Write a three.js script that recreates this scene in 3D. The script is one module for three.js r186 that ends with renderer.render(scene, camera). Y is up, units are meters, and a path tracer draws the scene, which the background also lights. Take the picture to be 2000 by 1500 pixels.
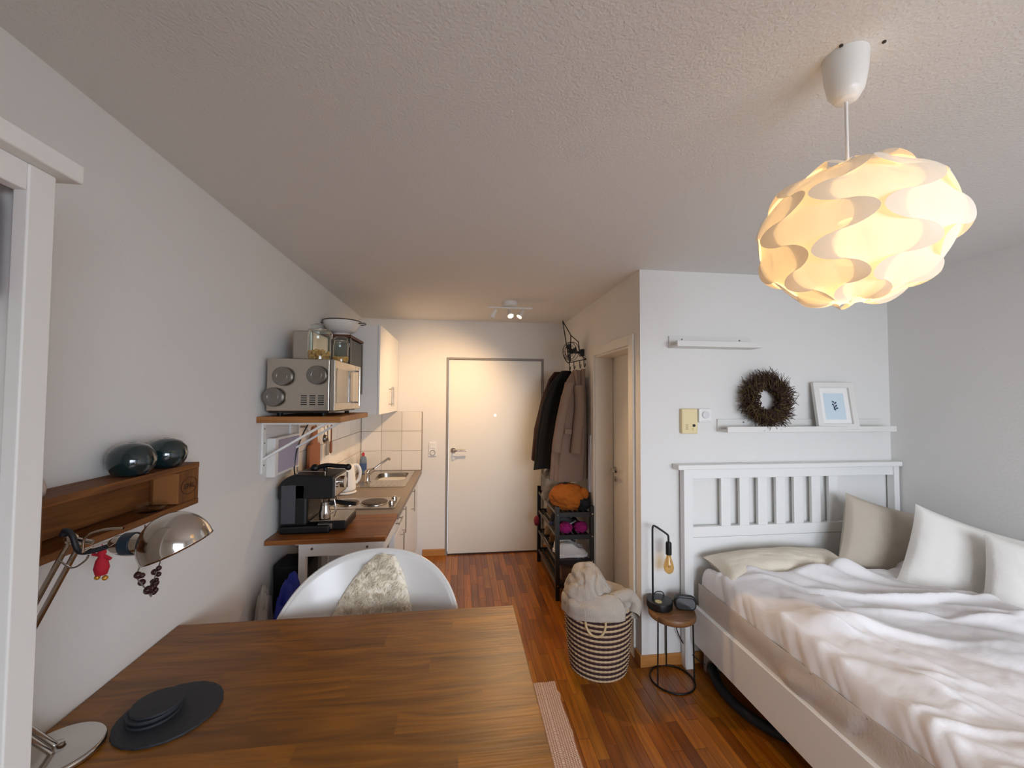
import * as THREE from 'three';
import { RoundedBoxGeometry } from 'three/addons/geometries/RoundedBoxGeometry.js';
import { mergeGeometries, mergeVertices } from 'three/addons/utils/BufferGeometryUtils.js';
import { ImprovedNoise } from 'three/addons/math/ImprovedNoise.js';
import { RectAreaLightUniformsLib } from 'three/addons/lights/RectAreaLightUniformsLib.js';
import { FontLoader } from 'three/addons/loaders/FontLoader.js';
import { TextGeometry } from 'three/addons/geometries/TextGeometry.js';

// ---------------------------------------------------------------- camera, sky, daylight, exposure
const scene = new THREE.Scene();
const renderer = new THREE.WebGLRenderer({ antialias: true });
renderer.toneMapping = THREE.LinearToneMapping;
renderer.toneMappingExposure = 1.0;
renderer.shadowMap.enabled = true;
const camera = new THREE.PerspectiveCamera(86.73, 4 / 3, 0.02, 60);
camera.position.set(0, 1.6708, 0);
camera.rotation.order = 'YXZ';
camera.rotation.set(0.0336, -0.125, 0.0051);
scene.background = new THREE.Color().setRGB(2.1, 2.3, 2.6);
RectAreaLightUniformsLib.init();
// room, in metres: x to the right, z towards the window behind the camera
const XL = -1.036, XR = 2.947, ZB = -4.418, ZW = -2.47, XC = 1.135, HC = 2.5, ZF = 1.15;
const WIN = { x0: 0.4, x1: 2.7, y0: 0.12, y1: 2.08 };           // balcony window in the wall behind the camera
// the bright part of the sky over the houses across the street, seen through the window from low in the room only
const dayLight = new THREE.RectAreaLight(new THREE.Color().setRGB(0.86, 0.95, 1.08), 11.0, 4.2, 2.5);
dayLight.position.set(1.75, 2.25, ZF + 1.7);
dayLight.lookAt(1.75, 2.2, -5);
scene.add(dayLight);

// ---------------------------------------------------------------- helpers
const V = (x, y, z) => new THREE.Vector3(x, y, z);
const rng = (s) => () => { s = (s + 0x6d2b79f5) | 0; let t = Math.imul(s ^ (s >>> 15), 1 | s); t = (t + Math.imul(t ^ (t >>> 7), 61 | t)) ^ t; return ((t ^ (t >>> 14)) >>> 0) / 4294967296; };
const noiser = new ImprovedNoise();
const ns = (x, y, z = 0.37) => noiser.noise(x + 31.7, y + 17.3, z + 5.1);
const fbm = (x, y, z = 0.37, o = 4) => { let a = 0.5, s = 0; for (let i = 0; i < o; i++) { s += a * ns(x, y, z + i * 7.7); x *= 2.03; y *= 2.03; z *= 2.03; a *= 0.5; } return s; };
const lerp = THREE.MathUtils.lerp, clamp = THREE.MathUtils.clamp, sstep = THREE.MathUtils.smoothstep;

function flat(g) {                                                  // position, normal, uv only, no index
  let q = g.index ? g.toNonIndexed() : g;
  for (const k of Object.keys(q.attributes)) if (!['position', 'normal', 'uv'].includes(k)) q.deleteAttribute(k);
  if (!q.attributes.normal) q.computeVertexNormals();
  if (!q.attributes.uv) q.setAttribute('uv', new THREE.BufferAttribute(new Float32Array(q.attributes.position.count * 2), 2));
  q.morphAttributes = {}; q.clearGroups();
  return q;
}
function uvBox(g, grain = 'x') {                                    // texture coordinates in metres; u runs along the grain
  const p = g.attributes.position, uv = g.attributes.uv, A = V(), B = V(), C = V(), gi = 'xyz'.indexOf(grain);
  for (let i = 0; i < p.count; i += 3) {
    A.fromBufferAttribute(p, i); B.fromBufferAttribute(p, i + 1); C.fromBufferAttribute(p, i + 2);
    const n = B.clone().sub(A).cross(C.clone().sub(A)), m = [Math.abs(n.x), Math.abs(n.y), Math.abs(n.z)];
    const k = m[0] >= m[1] && m[0] >= m[2] ? 0 : m[1] >= m[2] ? 1 : 2;
    const rest = [0, 1, 2].filter((q) => q !== k), u = rest.includes(gi) ? gi : rest[0], v = rest.find((q) => q !== u);
    for (let j = 0; j < 3; j++) { const P = [A, B, C][j]; uv.setXY(i + j, P.getComponent(u), P.getComponent(v)); }
  }
  return g;
}
function fin(geos, grain, keepUv) { const list = [].concat(geos).map(flat); const g = list.length > 1 ? mergeGeometries(list) : list[0]; return keepUv ? g : uvBox(g, grain); }
const taken = new Map();
function numbered(n) { const k = taken.get(n) || 0; taken.set(n, k + 1); return k ? n + '_' + String(k).padStart(3, '0') : n; }
function obj(name, geos, material, parent, o = {}) {
  const m = new THREE.Mesh(fin(geos, o.grain, o.keepUv), material);
  m.name = name; m.castShadow = m.receiveShadow = true; if (o.label) m.userData.label = o.label; if (o.stuff) m.userData.kind = 'stuff';
  parent.add(m); return m;
}
function thing(name, label, category, pos = [0, 0, 0], turn = 0, group) {
  const g = new THREE.Group(); g.name = numbered(name); g.position.set(...pos); g.rotation.y = turn;
  g.userData = { label, category }; if (group) g.userData.group = group;
  scene.add(g); return g;
}
function single(name, geos, material, label, category, pos = [0, 0, 0], o = {}) {
  const m = obj(numbered(name), geos, material, scene, o); m.position.set(...pos); m.userData = { label, category };
  if (o.group) m.userData.group = o.group; if (o.stuff) m.userData.kind = 'stuff'; if (o.turn) m.rotation.y = o.turn; return m;
}
function struct(name, geos, material, label, o = {}) { const m = obj(name, geos, material, scene, o); m.userData = { kind: 'structure', label, category: o.category || name.split('_')[0] }; return m; }
function structGroup(name, label, category, pos = [0, 0, 0]) { const g = new THREE.Group(); g.name = name; g.position.set(...pos); g.userData = { kind: 'structure', label, category }; scene.add(g); return g; }
// boxes: between two corners, optionally rounded
function bx(x0, x1, y0, y1, z0, z1, r = 0) {
  const w = Math.abs(x1 - x0), h = Math.abs(y1 - y0), d = Math.abs(z1 - z0);
  const g = r ? new RoundedBoxGeometry(w, h, d, 2, Math.min(r, w * 0.49, h * 0.49, d * 0.49)) : new THREE.BoxGeometry(w, h, d);
  return g.translate((x0 + x1) / 2, (y0 + y1) / 2, (z0 + z1) / 2);
}
function slab(w, d, h, b) {                                          // 18 triangles: chamfered top (y = 0), sides down to -h
  const a = w / 2, c = d / 2, P = [[-a + b, 0, -c + b], [a - b, 0, -c + b], [a - b, 0, c - b], [-a + b, 0, c - b], [-a, -b, -c], [a, -b, -c], [a, -b, c], [-a, -b, c], [-a, -h, -c], [a, -h, -c], [a, -h, c], [-a, -h, c]];
  const F = [[0, 3, 2], [0, 2, 1]], pos = [];
  for (let i = 0; i < 4; i++) { const j = (i + 1) % 4; F.push([i, j, 4 + j], [i, 4 + j, 4 + i], [4 + i, 4 + j, 8 + j], [4 + i, 8 + j, 8 + i]); }
  for (const f of F) for (const k of f) pos.push(...P[k]);
  const g = new THREE.BufferGeometry(); g.setAttribute('position', new THREE.Float32BufferAttribute(pos, 3)); g.computeVertexNormals(); return g;
}
const cyl = (r0, r1, h, x = 0, y = 0, z = 0, n = 32) => new THREE.CylinderGeometry(r1, r0, h, n).translate(x, y + h / 2, z);   // base at y
function rod(a, b, r, n = 10, r2) {                                  // straight round bar between two points
  const A = a.isVector3 ? a : V(...a), B = b.isVector3 ? b : V(...b), d = B.clone().sub(A), g = new THREE.CylinderGeometry(r2 ?? r, r, d.length(), n);
  g.translate(0, d.length() / 2, 0).applyQuaternion(new THREE.Quaternion().setFromUnitVectors(V(0, 1, 0), d.normalize())); return g.translate(A.x, A.y, A.z);
}
function tube(pts, r, seg = 40, n = 8, closed = false, tension = 0.5) { return new THREE.TubeGeometry(new THREE.CatmullRomCurve3(pts.map((p) => V(...p)), closed, 'catmullrom', tension), seg, r, n, closed); }
const lathe = (pts, n = 40) => new THREE.LatheGeometry(pts.map((p) => new THREE.Vector2(p[0], p[1])), n);
const ball = (r, x, y, z, n = 16) => new THREE.SphereGeometry(r, n, Math.max(8, n * 0.7 | 0)).translate(x, y, z);
function ext(shape, depth, bevel = 0, seg = 12) { return new THREE.ExtrudeGeometry(shape, { depth, bevelEnabled: bevel > 0, bevelThickness: bevel, bevelSize: bevel, bevelSegments: 2, curveSegments: seg }); }
function rrect(w, h, r, s = new THREE.Shape(), x = 0, y = 0) {
  const a = x - w / 2, b = y - h / 2, c = x + w / 2, d = y + h / 2;
  s.moveTo(a + r, b); s.lineTo(c - r, b); s.absarc(c - r, b + r, r, -Math.PI / 2, 0); s.lineTo(c, d - r); s.absarc(c - r, d - r, r, 0, Math.PI / 2);
  s.lineTo(a + r, d); s.absarc(a + r, d - r, r, Math.PI / 2, Math.PI); s.lineTo(a, b + r); s.absarc(a + r, b + r, r, Math.PI, 1.5 * Math.PI); return s;
}
function grid(nu, nv, fn, closedU = false) {                         // smooth surface from fn(u, v) -> [x, y, z]
  const pos = [], idx = [], uv = [];
  for (let j = 0; j <= nv; j++) for (let i = 0; i <= nu; i++) { const p = fn(i / nu, j / nv); pos.push(p[0], p[1], p[2]); uv.push(i / nu, j / nv); }
  for (let j = 0; j < nv; j++) for (let i = 0; i < nu; i++) { const a = j * (nu + 1) + i, b = a + 1, c = a + nu + 1, d = c + 1; idx.push(a, c, b, b, c, d); }
  let g = new THREE.BufferGeometry(); g.setAttribute('position', new THREE.Float32BufferAttribute(pos, 3)); g.setIndex(idx);
  if (closedU) g = mergeVertices(g, 1e-5);
  g.computeVertexNormals(); if (!closedU) g.setAttribute('uv', new THREE.Float32BufferAttribute(uv, 2)); return g;
}
function sheet(nu, nv, fn, t) {                                      // grid with thickness t along its normals, closed round the rim
  const top = grid(nu, nv, fn), p = top.attributes.position, n = top.attributes.normal, N = (nu + 1) * (nv + 1), pos = [], idx = [];
  for (let k = 0; k < N; k++) pos.push(p.getX(k), p.getY(k), p.getZ(k));
  for (let k = 0; k < N; k++) pos.push(p.getX(k) - n.getX(k) * t, p.getY(k) - n.getY(k) * t, p.getZ(k) - n.getZ(k) * t);
  const I = top.index.array; for (let k = 0; k < I.length; k += 3) { idx.push(I[k], I[k + 1], I[k + 2], N + I[k], N + I[k + 2], N + I[k + 1]); }
  const side = (a, b) => idx.push(a, b, N + b, a, N + b, N + a), w = nu + 1;
  for (let i = 0; i < nu; i++) { side(i, i + 1); side(nv * w + i + 1, nv * w + i); }
  for (let j = 0; j < nv; j++) { side((j + 1) * w, j * w); side(j * w + nu, (j + 1) * w + nu); }
  const g = new THREE.BufferGeometry(); g.setAttribute('position', new THREE.Float32BufferAttribute(pos, 3)); g.setIndex(idx); g.computeVertexNormals(); return g;
}
function blob(rx, ry, rz, seed, amp, freq, flatAt = -1, n = 48) {    // a heap of cloth: noise-displaced ellipsoid, flattened underneath
  const g = new THREE.SphereGeometry(1, n, Math.round(n * 0.7)); g.deleteAttribute('uv'); g.deleteAttribute('normal');
  const q = mergeVertices(g, 1e-4), p = q.attributes.position;
  for (let i = 0; i < p.count; i++) {
    const x = p.getX(i), y = p.getY(i), z = p.getZ(i), w = 1 - Math.abs(fbm(x * freq + seed, y * freq, z * freq + seed, 3)) * amp * 2.4 + fbm(x * freq * 0.5, y * freq * 0.5 + seed, z * freq * 0.5, 2) * amp;
    p.setXYZ(i, x * rx * w, Math.max(y * ry * w, flatAt * ry), z * rz * w);
  }
  q.computeVertexNormals(); return q;
}
function pillow(w, h, t, seed, n = 30, wr = 0.006) {
  const side = (s) => grid(n, n, (a, b) => {
    const u = a * 2 - 1, v = b * 2 - 1, k = Math.pow(Math.max(0, (1 - u * u) * (1 - v * v)), 0.42);
    const x = u * w / 2 * (1 - 0.07 * u * u * (1 - v * v)), y = v * h / 2 * (1 - 0.07 * v * v * (1 - u * u));
    return [s * x, y, s * (t / 2 * k + wr * k * fbm(x * 11 + seed, y * 11, s, 3) * 2.5 - wr * Math.abs(ns(u * 3 + v * 4 + seed, v * 2 - u * 3)) * k)];
  });
  return [side(1), side(-1)];
}
function garment(rings, nf, seed, n = 72) {                          // [y, xc, zc, halfWidth, halfDepth, fold] from bottom to top
  const m = rings.length - 1;
  const g = grid(n, m * 6, (u, v) => {
    const f = Math.min(v * m, m - 1e-6), k = Math.floor(f), t = f - k, a = rings[k], b = rings[k + 1], R = a.map((q, i) => lerp(q, b[i], t * t * (3 - 2 * t) * 0.5 + t * 0.5));
    const th = u * Math.PI * 2, fold = 1 + R[5] * (Math.sin(th * nf + seed + v * 1.5) * 0.6 + 1.4 * ns(Math.cos(th) * 3 + seed, Math.sin(th) * 3, v * 2));
    const c = Math.cos(th), s = Math.sin(th), e = 0.75;
    return [R[1] + Math.sign(c) * Math.pow(Math.abs(c), e) * R[3] * (1 + (fold - 1) * 0.25), R[0] + 0.012 * Math.sin(th * 2 + seed) * (1 - v), R[2] + Math.sign(s) * Math.pow(Math.abs(s), e) * R[4] * fold];
  }, true);
  const top = rings[m], bot = rings[0];
  return [g, bx(top[1] - top[3] * 0.7, top[1] + top[3] * 0.7, top[0] - 0.03, top[0] - 0.004, top[2] - top[4] * 0.6, top[2] + top[4] * 0.6, 0.01), bx(bot[1] - bot[3] * 0.85, bot[1] + bot[3] * 0.85, bot[0] + 0.012, bot[0] + 0.02, bot[2] - bot[4] * 0.6, bot[2] + bot[4] * 0.6)];
}

// ---------------------------------------------------------------- textures and materials
function tex(size, fn, srgb = true, metres = 1, mirrored = true) {
  const d = new Uint8Array(size * size * 4);
  for (let y = 0; y < size; y++) for (let x = 0; x < size; x++) { const c = fn(x / size, y / size), o = (y * size + x) * 4; for (let k = 0; k < 3; k++) d[o + k] = clamp(Math.round((Array.isArray(c) ? c[k] : c) * 255), 0, 255); d[o + 3] = 255; }
  const t = new THREE.DataTexture(d, size, size); t.wrapS = t.wrapT = mirrored ? THREE.MirroredRepeatWrapping : THREE.RepeatWrapping;
  t.magFilter = THREE.LinearFilter; t.minFilter = THREE.LinearMipmapLinearFilter; t.generateMipmaps = true; if (srgb) t.colorSpace = THREE.SRGBColorSpace; t.repeat.set(1 / metres, 1 / metres); t.needsUpdate = true; return t;
}
const hex = (h) => [parseInt(h.slice(1, 3), 16) / 255, parseInt(h.slice(3, 5), 16) / 255, parseInt(h.slice(5, 7), 16) / 255];
const mix = (a, b, t) => a.map((q, i) => lerp(q, b[i], clamp(t, 0, 1)));
function woodTex(dark, light, seed, o = {}) {                        // grain along u
  const A = hex(dark), B = hex(light), st = o.stave || 0, len = o.len || 0.6, k = o.fine || 60, m = o.metres || 1;
  return tex(o.size || 512, (u, v) => {
    u *= m; v *= m; let tone = 0, sh = seed;
    if (st) { const r = Math.floor(v / st), q = Math.floor((u + (r * 0.37 % 1) * len) / len); sh = seed + r * 3.1 + q * 1.7; tone = (Math.abs(Math.sin(r * 12.9898 + q * 78.233 + seed) * 43758.5453) % 1 - 0.5) * (o.vary ?? 0.5); }
    const wave = fbm(u * 1.2 + sh, v * 5 + sh, sh, 3), g = fbm(u * 2.2 + sh, v * k + wave * 6, sh, 3), dash = ns(u * 9 + sh, v * k * 2.6, sh * 2);
    return mix(A, B, 0.5 + tone + wave * 0.55 + g * 0.75 + dash * 0.16);
  }, true, m);
}
const bumpOf = (size, metres, fn) => tex(size, fn, false, metres);
const M = (color, rough = 0.6, o = {}) => new THREE.MeshStandardMaterial({ color, roughness: rough, ...o });
const P = (color, rough = 0.6, o = {}) => new THREE.MeshPhysicalMaterial({ color, roughness: rough, ...o });
const woodchip = bumpOf(512, 0.5, (u, v) => 0.5 + fbm(u * 70, v * 70, 0.2, 3) * 0.9);
const plasterBump = bumpOf(512, 0.6, (u, v) => 0.5 + fbm(u * 45, v * 45, 0.7, 4) * 0.8);
const weave = bumpOf(256, 0.06, (u, v) => 0.5 + 0.25 * Math.sin(u * 6.2832 * 24) * Math.sin(v * 6.2832 * 24) + 0.3 * fbm(u * 20, v * 20));
const knit = bumpOf(256, 0.08, (u, v) => 0.5 + 0.35 * Math.sin(u * 6.2832 * 10 + 1.2 * Math.sin(v * 6.2832 * 14)) + 0.15 * Math.sin(v * 6.2832 * 14));
const soft = bumpOf(256, 0.25, (u, v) => 0.5 + fbm(u * 26, v * 26, 1.3, 3));
const mats = {
  wall: M('#e6e4e0', 0.92, { bumpMap: plasterBump, bumpScale: 0.0005 }),
  ceiling: M('#e6e4e0', 0.95, { bumpMap: woodchip, bumpScale: 0.0014 }),
  white: M('#ecebe8', 0.35), whiteSatin: M('#e4e2dd', 0.45), plastic: M('#efeeea', 0.3), cream: M('#e8d6a4', 0.45),
  door: M('#e9e5db', 0.38), frameGrey: M('#8d8781', 0.5), tile: P('#ece6dc', 0.18, { clearcoat: 0.4, clearcoatRoughness: 0.1 }), grout: M('#9b8f80', 0.9),
  chrome: M('#cfcac4', 0.12, { metalness: 1 }), steel: M('#b9b3aa', 0.32, { metalness: 1 }), steelDark: M('#7d7872', 0.35, { metalness: 1 }), brushed: M('#c3bcb1', 0.27, { metalness: 1 }),
  black: M('#0c0c0d', 0.4), blackGloss: P('#0a0b0e', 0.15, { clearcoat: 0.6, clearcoatRoughness: 0.1 }), blackMatt: M('#111112', 0.7), blackMetal: M('#17120f', 0.45, { metalness: 0.3 }),
  glass: P('#ffffff', 0.02, { transmission: 1, thickness: 0, ior: 1.45 }), greenGlass: P('#fafdfc', 0.03, { transmission: 1, thickness: 0, ior: 1.45 }),
  skirting: M('#ffffff', 0.45, { map: woodTex('#a5682f', '#cf9553', 4) }),
};
const deskTex = woodTex('#5c3606', '#b27016', 11, { stave: 0.075, len: 0.62, vary: 0.15, fine: 34, size: 1024, metres: 1.3 });
mats.desk = P('#ffffff', 0.42, { map: deskTex, bumpMap: bumpOf(512, 1, (u, v) => 0.5 + fbm(u * 5, v * 120, 2, 3)), bumpScale: 0.0006, clearcoat: 0.12, clearcoatRoughness: 0.35 });
mats.board = M('#ffffff', 0.42, { map: woodTex('#6a3810', '#a8692c', 21, { stave: 0.06, len: 0.4, vary: 0.3 }) });
mats.shelfWood = M('#ffffff', 0.5, { map: woodTex('#8a5526', '#bb8248', 31, { fine: 40 }) });
mats.pallet = M('#ffffff', 0.62, { map: woodTex('#4a2408', '#8f5a24', 41, { fine: 46 }), bumpMap: bumpOf(256, 0.5, (u, v) => 0.5 + fbm(u * 4, v * 60, 3, 3)), bumpScale: 0.0012 });
mats.stoolWood = M('#ffffff', 0.45, { map: woodTex('#5a3c22', '#9c6c40', 51, { stave: 0.06, len: 0.14, vary: 0.8 }) });

// ---------------------------------------------------------------- setting: floor, ceiling, walls
const floor = structGroup('floor', 'glossy red-brown parquet floor of short wooden strips', 'floor');
obj('subfloor', bx(XL - 0.1, XR + 0.1, -0.14, -0.009, ZB - 0.1, ZF + 0.1), M('#2a1508', 0.8), floor);
{
  const r = rng(7), variants = [];
  const gtx = woodTex('#6e3f06', '#bd7416', 61, { fine: 50 });
  for (const c of ['#ffffff', '#eadfd2', '#ffe9c8', '#d8c4b0', '#fff4e0', '#c9b29a']) variants.push(P(c, 0.3, { map: gtx, clearcoat: 0.35, clearcoatRoughness: 0.22 }));
  const w = 0.06, len = 0.42, gap = 0.0009, shapes = new Map(), seen = [], rest = [];
  const geoFor = (l, k) => { const key = Math.round(l * 1000) + '_' + k; if (!shapes.has(key)) { const g = flat(slab(w - gap, l - gap, 0.008, 0.0008)); uvBox(g, 'z'); const uv = g.attributes.uv; for (let i = 0; i < uv.count; i++) uv.setXY(i, uv.getX(i) + k * 0.31, uv.getY(i) + k * 0.17); shapes.set(key, g); } return shapes.get(key); };
  for (let i = 0, x = XL + w / 2; x < XR; i++, x += w) {
    let z = ZF; const off = (i % 2) * 0.21 + (r() - 0.5) * 0.16; let first = true;
    while (z > ZB + 0.01) {
      let l = first ? Math.max(0.12, Math.round((len - off) * 20) / 20) : len; first = false; if (z - l < ZB) l = z - ZB;
      const zc = z - l / 2; z -= l; if (x > XC - 0.02 && zc < ZW - 0.1) continue;
      const it = { x, zc, l, k: Math.floor(r() * 4), v: Math.floor(r() * variants.length) };
      const inView = x > -0.32 && zc < -1.0 && (zc < -1.35 || x > 0.5) && (x < 1.62 + (zc + 2.4) * 0.1) && !(x < -0.1 && zc > -2.6);
      (inView ? seen : rest).push(it);
    }
  }
  seen.sort((a, b) => Math.hypot(a.x, a.zc) - Math.hypot(b.x, b.zc));
  rest.push(...seen.splice(300));
  for (const s of seen) { const m = new THREE.Mesh(geoFor(s.l, s.k), variants[s.v]); m.name = 'plank'; m.position.set(s.x, 0, s.zc); m.receiveShadow = m.castShadow = true; floor.add(m); }
  for (let v = 0; v < variants.length; v++) {
    const list = rest.filter((s) => s.v === v).map((s) => geoFor(s.l, s.k).clone().translate(s.x, 0, s.zc));
    const m = new THREE.Mesh(mergeGeometries(list), variants[v]); m.name = 'planking'; m.userData.kind = 'stuff'; m.receiveShadow = true; floor.add(m);
  }
}
struct('ceiling', bx(XL - 0.15, XR + 0.15, HC, HC + 0.15, ZB - 0.15, ZF + 0.2), mats.ceiling, 'white ceiling with woodchip texture');
const wallLeft = structGroup('wall_left', 'white plastered long wall with tiled kitchen splashback', 'wall');
obj('plaster', bx(XL - 0.15, XL, 0, HC, ZB - 0.15, ZF + 0.2), mats.wall, wallLeft);
const wallBack = structGroup('wall_back', 'white wall round the entrance door', 'wall');
const DX0 = -0.152, DX1 = 0.908, DH = 2.101;
obj('plaster', [bx(XL, DX0, 0, HC, ZB - 0.15, ZB), bx(DX1, XC + 0.16, 0, HC, ZB - 0.15, ZB), bx(DX0, DX1, DH, HC, ZB - 0.15, ZB)], mats.wall, wallBack);
struct('wall_corridor', [bx(XC, XC + 0.16, 0, HC, -4.418, -3.36), bx(XC, XC + 0.16, 0, HC, -2.63, ZW), bx(XC, XC + 0.16, 2.03, HC, -3.36, -2.63)], mats.wall, 'white corridor wall with the bathroom door opening');
struct('wall_bed', bx(XC + 0.16, XR + 0.15, 0, HC, ZW - 0.16, ZW), mats.wall, 'white wall behind the bed headboard');
struct('wall_right', bx(XR, XR + 0.15, 0, HC, ZW, ZF + 0.2), mats.wall, 'plain white wall along the bed');
struct('wall_front', [bx(XL, WIN.x0, 0, HC, ZF, ZF + 0.2), bx(WIN.x1, XR, 0, HC, ZF, ZF + 0.2), bx(WIN.x0, WIN.x1, 0, WIN.y0, ZF, ZF + 0.2), bx(WIN.x0, WIN.x1, WIN.y1, HC, ZF, ZF + 0.2)], mats.wall, 'white wall round the balcony window');
{
  const w = structGroup('window_1', 'white framed balcony window that lets the daylight in', 'window'), { x0, x1, y0, y1 } = WIN, z0 = ZF + 0.08, z1 = ZF + 0.15, xm = (x0 + x1) / 2, t = 0.07;
  obj('window_frame', [bx(x0, x1, y0, y0 + t, z0, z1), bx(x0, x1, y1 - t, y1, z0, z1), bx(x0, x0 + t, y0 + t, y1 - t, z0, z1), bx(x1 - t, x1, y0 + t, y1 - t, z0, z1), bx(xm - t / 2, xm + t / 2, y0 + t, y1 - t, z0, z1)], mats.white, w);
  for (const [a, b] of [[x0 + t, xm - t / 2], [xm + t / 2, x1 - t]]) obj('pane', bx(a, b, y0 + t, y1 - t, ZF + 0.11, ZF + 0.114), mats.glass, w);
  obj('window_handle', [bx(xm - 0.012, xm + 0.012, 1.05, 1.12, z0 - 0.012, z0, 0.004), bx(xm - 0.009, xm + 0.009, 0.97, 1.09, z0 - 0.04, z0 - 0.022, 0.006)], mats.steel, w);
}
struct('ground_outside', bx(-8, 12, -3.2, -3.0, ZF + 0.25, 30), M('#a8a298', 0.9), 'grey yard outside the window', { category: 'ground' });
struct('baseboard_back', [bx(-0.385, DX0, 0, 0.07, ZB, ZB + 0.014, 0.003), bx(DX1, XC, 0, 0.07, ZB, ZB + 0.014, 0.003)], mats.skirting, 'oak skirting board beside the entrance door', { category: 'baseboard' });
struct('baseboard_bed', [bx(XC - 0.014, 2.94, 0, 0.07, ZW, ZW + 0.014, 0.003), bx(XC - 0.014, XC, 0, 0.07, -2.545, ZW, 0.003)], mats.skirting, 'oak skirting board round the corner by the side table', { category: 'baseboard' });
struct('baseboard_corridor', bx(XC - 0.014, XC, 0, 0.07, -4.4, -3.42, 0.003), mats.skirting, 'oak skirting board behind the shoe rack', { grain: 'z', category: 'baseboard' });
struct('baseboard_left', [bx(XL, XL + 0.014, 0, 0.07, -2.3, -0.75, 0.003)], mats.skirting, 'oak skirting board along the long wall', { grain: 'z', category: 'baseboard' });

// kitchen tiles, each its own piece on the grout bed
{
  const r = rng(3), s = 0.2052, tones = ['#ece6dc', '#e8e1d6', '#efe9e0'].map((c) => P(c, 0.16, { clearcoat: 0.5, clearcoatRoughness: 0.08 }));
  const y0 = 0.902, onLeft = flat(slab(s - 0.004, s - 0.004, 0.006, 0.0012)).rotateZ(-Math.PI / 2), onBack = flat(slab(s - 0.004, s - 0.004, 0.006, 0.0012)).rotateX(Math.PI / 2);
  obj('grout', bx(XL, XL + 0.0065, y0, y0 + 3 * s, ZB, ZB + 8 * s), mats.grout, wallLeft);
  obj('grout', bx(XL + 0.0065, XL + 0.0065 + 3.07 * s, y0, y0 + 3 * s, ZB, ZB + 0.0065), mats.grout, wallBack);
  const put = (g, parent, x, y, z) => { const m = new THREE.Mesh(g, tones[Math.floor(r() * 3)]); m.name = 'tile'; m.position.set(x, y, z); m.castShadow = m.receiveShadow = true; parent.add(m); };
  for (let k = 0; k < 3; k++) {
    for (let i = 0; i < 8; i++) put(onLeft, wallLeft, XL + 0.0085, y0 + (k + 0.5) * s, ZB + (i + 0.5) * s + 0.008);
    for (let i = 0; i < 3; i++) put(onBack, wallBack, XL + 0.012 + (i + 0.5) * s, y0 + (k + 0.5) * s, ZB + 0.0085);
  }
}
// entrance door
{
  const d = structGroup('door_1', 'white flush entrance door with grey steel frame', 'door', [0, 0, 0]);
  const t = 0.022;
  obj('door_frame', [bx(DX0, DX0 + t, 0, DH, ZB - 0.1, ZB + 0.012, 0.003), bx(DX1 - t, DX1, 0, DH, ZB - 0.1, ZB + 0.012, 0.003), bx(DX0 + t, DX1 - t, DH - t, DH, ZB - 0.1, ZB + 0.012, 0.003)], mats.frameGrey, d);
  obj('door_leaf', bx(DX0 + t + 0.004, DX1 - t - 0.004, 0.012, DH - t - 0.004, ZB - 0.06, ZB + 0.002, 0.004), mats.door, d);
  obj('threshold', bx(DX0 + t, DX1 - t, 0, 0.01, ZB - 0.08, ZB + 0.01), M('#3a1d10', 0.6), d);
  const h = obj('door_handle', [rod([-0.075, 1.105, ZB], [-0.075, 1.105, ZB + 0.012], 0.028, 24), rod([-0.075, 1.105, ZB + 0.01], [-0.075, 1.105, ZB + 0.055], 0.009, 14), tube([[-0.075, 1.105, ZB + 0.055], [-0.05, 1.106, ZB + 0.06], [0.0, 1.108, ZB + 0.058], [0.065, 1.107, ZB + 0.056]], 0.0095, 24, 12)], mats.chrome, d);
  obj('lock_cylinder', [rod([-0.075, 1.03, ZB], [-0.075, 1.03, ZB + 0.01], 0.026, 24), bx(-0.081, -0.069, 1.012, 1.044, ZB + 0.008, ZB + 0.022, 0.004)], mats.plastic, d);
  obj('peephole', [rod([0.372, 1.479, ZB], [0.372, 1.479, ZB + 0.008], 0.012, 18)], mats.chrome, d);
  obj('hinge', [rod([DX1 - 0.012, 1.72, ZB + 0.012], [DX1 - 0.012, 1.84, ZB + 0.012], 0.008, 12), rod([DX1 - 0.012, 0.3, ZB + 0.012], [DX1 - 0.012, 0.42, ZB + 0.012], 0.008, 12)], mats.steelDark, d);
}
// bathroom door in the corridor wall
{
  const d = structGroup('door_2', 'cream bathroom door set deep in the corridor wall', 'door');
  const f = (z0, z1, y0, y1) => bx(XC - 0.014, XC, y0, y1, z0, z1, 0.004);
  obj('door_frame', [f(-2.63, -2.555, 0, 2.1), f(-3.43, -3.355, 0, 2.1), f(-3.355, -2.63, 2.03, 2.1), bx(XC, XC + 0.155, 0, 2.03, -3.36, -3.345), bx(XC, XC + 0.155, 0, 2.03, -2.645, -2.63), bx(XC, XC + 0.155, 2.015, 2.03, -3.345, -2.645)], mats.door, d);
  obj('door_leaf', bx(XC + 0.158, XC + 0.198, 0.006, 2.03, -3.36, -2.63), mats.door, d);
  const x = XC + 0.158;
  obj('door_handle', [rod([x, 1.075, -3.285], [x - 0.01, 1.075, -3.285], 0.026, 20), rod([x, 1.075, -3.285], [x - 0.045, 1.075, -3.285], 0.009, 12), tube([[x - 0.045, 1.075, -3.285], [x - 0.05, 1.076, -3.25], [x - 0.048, 1.077, -3.17]], 0.009, 20, 10)], mats.chrome, d);
  obj('key_rosette', [rod([x, 0.995, -3.285], [x - 0.01, 0.995, -3.285], 0.024, 20), bx(x - 0.03, x - 0.01, 0.985, 1.003, -3.289, -3.281, 0.003)], mats.chrome, d);
}

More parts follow.
